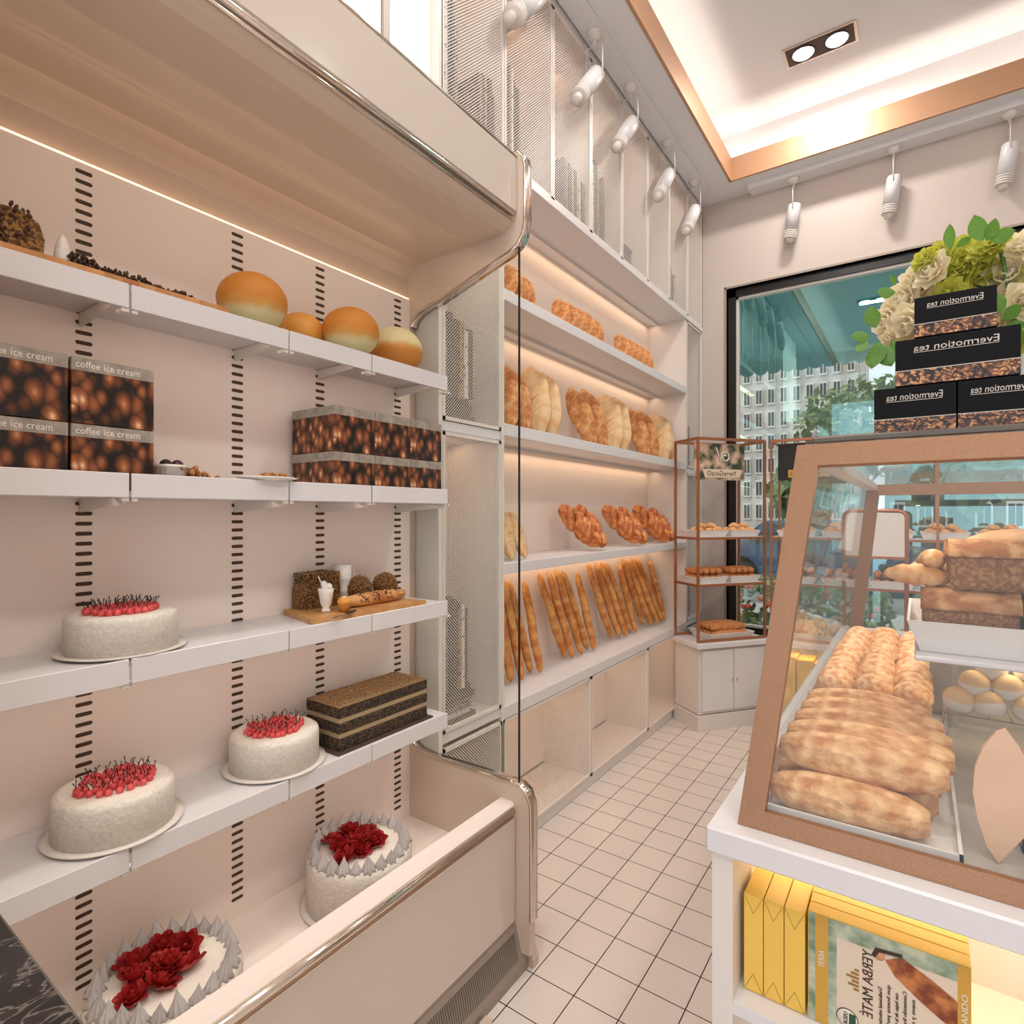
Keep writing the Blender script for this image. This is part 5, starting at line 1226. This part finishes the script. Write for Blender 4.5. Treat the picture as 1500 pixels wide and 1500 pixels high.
tag(o, 'x', 'bread roll'); DR = Proto(o); k = 0
for (lv, ps) in ((0, [(.055, 1.25), (.1, 1.24), (.145, 1.24), (.19, 1.25), (.235, 1.24), (.28, 1.25), (.075, 1.3), (.12, 1.3)]), (1, [(.078, 1.262), (.124, 1.262), (.17, 1.262), (.215, 1.262), (.26, 1.262)]), (2, [(.1, 1.275), (.15, 1.275)])):
    for (x, y) in ps:
        DR.put(f'glossy domed roll, {ORD[min(k, 11)]} counted up the heap on the wire rack' if k < 12 else f'glossy domed roll high on the wire rack heap, {ORD[k-12]} from the left', (x, y, DKZ+.097+lv*.028), (random.uniform(-.2, .2), random.uniform(-.2, .2), 0), .045, 'domed rolls on the wire rack'); k += 1
# leaf panel standing in for a translucent glass patch, crate at the right
t = thing('leaf_panel', 'leaf shaped pale panel standing at the right of the showcase', 'board', (.085, .93, DKZ))
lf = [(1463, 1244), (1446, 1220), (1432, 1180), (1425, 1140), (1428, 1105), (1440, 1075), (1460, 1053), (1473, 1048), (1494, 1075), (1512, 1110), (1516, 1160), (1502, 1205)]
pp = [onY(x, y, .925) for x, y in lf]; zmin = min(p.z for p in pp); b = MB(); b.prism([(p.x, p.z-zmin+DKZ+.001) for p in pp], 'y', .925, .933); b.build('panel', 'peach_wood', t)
t = thing('bread_crate', 'small pale wooden crate at the right edge of the showcase', 'crate', (.2, .99, DKZ))
b = MB(); x0, x1, y0, y1, z0, z1 = .108, .36, .97, 1.10, DKZ+.001, DKZ+.075
b.box(x0, x1, y0, y0+.005, z0, z1); b.box(x0, x1, y1-.005, y1, z0, z1); b.box(x0, x0+.005, y0, y1, z0, z1); b.box(x1-.005, x1, y0, y1, z0, z1); b.box(x0, x1, y0, y1, z0, z0+.004); b.build('crate_body', 'peach_wood', t)
for k in range(6):
    o = RG.put(f'golden roll in the wooden crate, {ORD[k]} from its left side', (.135+(k % 3)*.05, 1.035, DKZ+.006+(k//3)*.04+.012), (.3, 0, random.uniform(-.1, .1)), (1, .62, 1), 'rolls in the wooden crate')
# ------------------------------------------------------------------ TEA BOXES AND FLOWERS ON THE CASE
YT = 1.0; TZB = ZTp+.0125
MBx = lambda px, py: onY(px, py, YT)
t = thing('display_tray', 'thin dark tray under the tea boxes on the showcase top', 'tray', (.1, 1.08, ZTp)); MB().bev(-.13, .42, .965, 1.26, ZTp+.0025, TZB-.0005, .002).build('tray_plate', 'grille', t)
def tea_box(label, px0, px1, zt0, zt1, dep=.07, y=YT):
    X0 = onY(px0, 500, y).x; X1 = onY(px1, 500, y).x
    t = thing('tea_box', label, 'box', ((X0+X1)/2, y+dep/2, zt0), 'black tea boxes stacked on the showcase')
    MB().bev(X0+.0003, X1-.0003, y, y+dep, zt0+.0003, zt1-.0003, .0006).build('carton', 'tea_black', t)
    h = zt1-zt0; MB().box(X0+.0006, X1-.0006, y-.0005, y, zt0+.001, zt0+h*.32).build('leaf_picture', 'tealeaves', t)
    MB().box(X0+.0006, X1-.0006, y-.0007, y, zt0+h*.32, zt0+h*.335).build('rule', 'letter', t)
    w_ = X1-X0; text('Evermotion tea', h*.2, (X0+w_*.16, y-.0008, zt0+h*.72), (1, 0, 0), (0, 0, 1), 'letter', t, width=w_*.68, mirror=True)
    MB().box(X0+w_*.16, X1-w_*.16, y-.0007, y, zt0+h*.69, zt0+h*.70).build('underline', 'letter', t)
hb = .072
z1_ = onY(1281, 571, YT).z; z2_ = onY(1311, 500, YT).z; z3_ = onY(1339, 437, YT).z
tea_box('bottom left black tea box on the showcase', 1280, 1401.5, TZB, z1_, .09); tea_box('bottom right black tea box at the frame edge', 1402.5, 1530, TZB, z1_, .09)
tea_box('wide middle black tea box of the stack', 1311, 1496, z1_+.0005, z2_, .08); tea_box('small top black tea box below the flowers', 1339, 1461, z2_+.0005, z3_, .08)
# bouquet
random.seed(41)
bq = thing('flower_bouquet', 'large bouquet of cream roses and lime hydrangeas behind the tea boxes', 'flowers', (.13, 1.19, TZB))
MB().lathe([(0, 0), (.05, 0), (.055, .06), (.04, .13), (.045, .16), (.041, .16), (.036, .13), (.05, .06), (0, .01)], (.145, 1.19, TZB), 30).build('vase', 'porcelain', bq)
b = MB()
for k in range(9):
    a = k*.7; b.tube([(.145, 1.19, TZB+.05), (.145+.09*math.cos(a), 1.19+.05*math.sin(a), TZB+.3)], .003, 6)
b.build('stems', 'stem_green', bq)
ro = rose_mb(1.0); me_w = ro.build('rose_bloom', 'petal_white', bq, True); me_l = rose_mb(1.0, ((4, .35, 14), (6, .6, 40), (8, .85, 62), (9, 1.0, 84))).build('hydrangea_bloom', 'petal_lime', bq, True)
wm, lm = me_w.data, me_l.data; D.objects.remove(me_w); D.objects.remove(me_l)
bl = [(1328, 478, 38, 0), (1296, 470, 27, 0), (1318, 440, 34, 0), (1345, 415, 32, 0), (1300, 498, 16, 0), (1362, 395, 30, 0), (1330, 410, 22, 0), (1395, 405, 30, 1), (1372, 372, 26, 1), (1410, 365, 30, 1), (1432, 390, 28, 1), (1440, 360, 24, 1), (1455, 400, 24, 1), (1385, 430, 24, 1),
      (1475, 400, 40, 0), (1495, 355, 26, 0), (1500, 440, 32, 0), (1470, 440, 26, 0), (1485, 470, 26, 0), (1425, 425, 26, 1), (1350, 450, 26, 0), (1400, 385, 22, 1), (1490, 500, 20, 1), (1455, 350, 20, 1), (1350, 378, 18, 1), (1530, 400, 30, 1), (1520, 360, 24, 0), (1308, 458, 20, 0)]
for (px, py, rp, ty) in bl:
    Y = random.uniform(1.12, 1.18); c = onY(px, py, Y); r = rp/F*(c-CAM).dot(FW)*.95
    o = D.objects.new(('rose_bloom', 'hydrangea_bloom')[ty], (wm, lm)[ty]); COL.objects.link(o); o.parent = bq
    out = Vector((c.x-.15, -.10, c.z-1.56)).normalized(); out = (out+Vector((0, -.5, .1))).normalized()
    o.location = c-Vector(ORG[bq.name])-out*r*.4; o.rotation_euler = out.to_track_quat('Z', 'Y').to_euler(); o.rotation_euler.rotate_axis('Z', random.uniform(0, 6)); o.scale = (r*1.05,)*3
b = MB(); n = 7
vs = []; fs = []
for j in range(n):
    q = j/(n-1); w_ = .30*math.sin(PI*min(q*.97+.03, 1))**.8
    vs += [(-w_, 0.05*math.sin(q*4)+.06, q), (0, .05*math.sin(q*4), q), (w_, .05*math.sin(q*4)+.06, q)]
for j in range(n-1):
    for i in (0, 1): fs.append((j*3+i, j*3+i+1, (j+1)*3+i+1, (j+1)*3+i))
b.add(vs, fs, True); lo_ = b.build('leaf', 'leaf', bq, True); lme = lo_.data; D.objects.remove(lo_)
lv = [((1285, 500), (1278, 532), 1), ((1292, 505), (1303, 530), 1), ((1275, 492), (1252, 492), 1), ((1283, 480), (1275, 455), 1), ((1312, 428), (1290, 428), 1), ((1393, 365), (1392, 335), .7), ((1400, 362), (1418, 350), .8), ((1440, 352), (1430, 322), 1), ((1445, 352), (1456, 326), 1), ((1450, 352), (1480, 340), 1.1), ((1305, 500), (1318, 522), 1), ((1465, 460), (1462, 435), 1), ((1468, 470), (1490, 450), 1), ((1470, 485), (1495, 475), 1.1), ((1312, 418), (1305, 405), .5), ((1270, 498), (1258, 512), 1), ((1475, 495), (1500, 490), 1.2), ((1340, 500), (1325, 515), 1)]
for (p0, p1, s_) in lv:
    a = onY(*p0, 1.10); c = onY(*p1, 1.09); d = (c-a)*1.25; o = D.objects.new('leaf', lme); COL.objects.link(o); o.parent = bq
    o.location = a-ORG[bq.name]; z = d.normalized(); y = Vector((0, 1, 0)); y = (y-z*y.dot(z)).normalized(); x = y.cross(z); o.rotation_euler = Matrix((x, y, z)).transposed().to_euler(); o.rotation_euler.rotate_axis('Z', random.uniform(-.4, .4)); o.scale = (d.length*s_*1.1, d.length, d.length)
# ------------------------------------------------------------------ ROOM LIGHT, WORLD, VIEW
wd = D.worlds.new('world'); SC.world = wd; wd.use_nodes = True; bg = wd.node_tree.nodes['Background']; bg.inputs[0].default_value = (*s2l((226, 232, 240)), 1); bg.inputs[1].default_value = 3.2
# fill panels added to the unseen ceiling behind the viewer
lp = thing('ceiling_fill', 'square white fill panel added to the ceiling tray behind the viewer', 'ceiling light', (.4, -.6, ZT))
for (x, y) in ((.0, -.7), (1.1, -.7)): MB().bev(x-.3, x+.3, y-.3, y+.3, ZT-.02, ZT-.001, .003).build('fill_panel', 'glow_white', lp); area('panel_fill', (x, y, ZT-.03), .55, .55, 34, NEU)
area('front_fill', (.4, YF-.05, 1.5), 2.8, 2.6, 20, (240, 244, 255), (R(90), 0, 0))  # added area fill at the open shop front, out of view
vs = SC.view_settings; vs.view_transform = 'Standard'; vs.look = 'None'; vs.gamma = 1; vs.use_curve_mapping = False; vs.exposure = -1.0
sn = D.lights.new('sun', 'SUN'); sn.energy = 3; sn.angle = R(4); so = D.objects.new('sun', sn); COL.objects.link(so); so.rotation_euler = Vector((.55, .5, -.62)).to_track_quat('-Z', 'Y').to_euler(); so.location = (0, 0, 20)
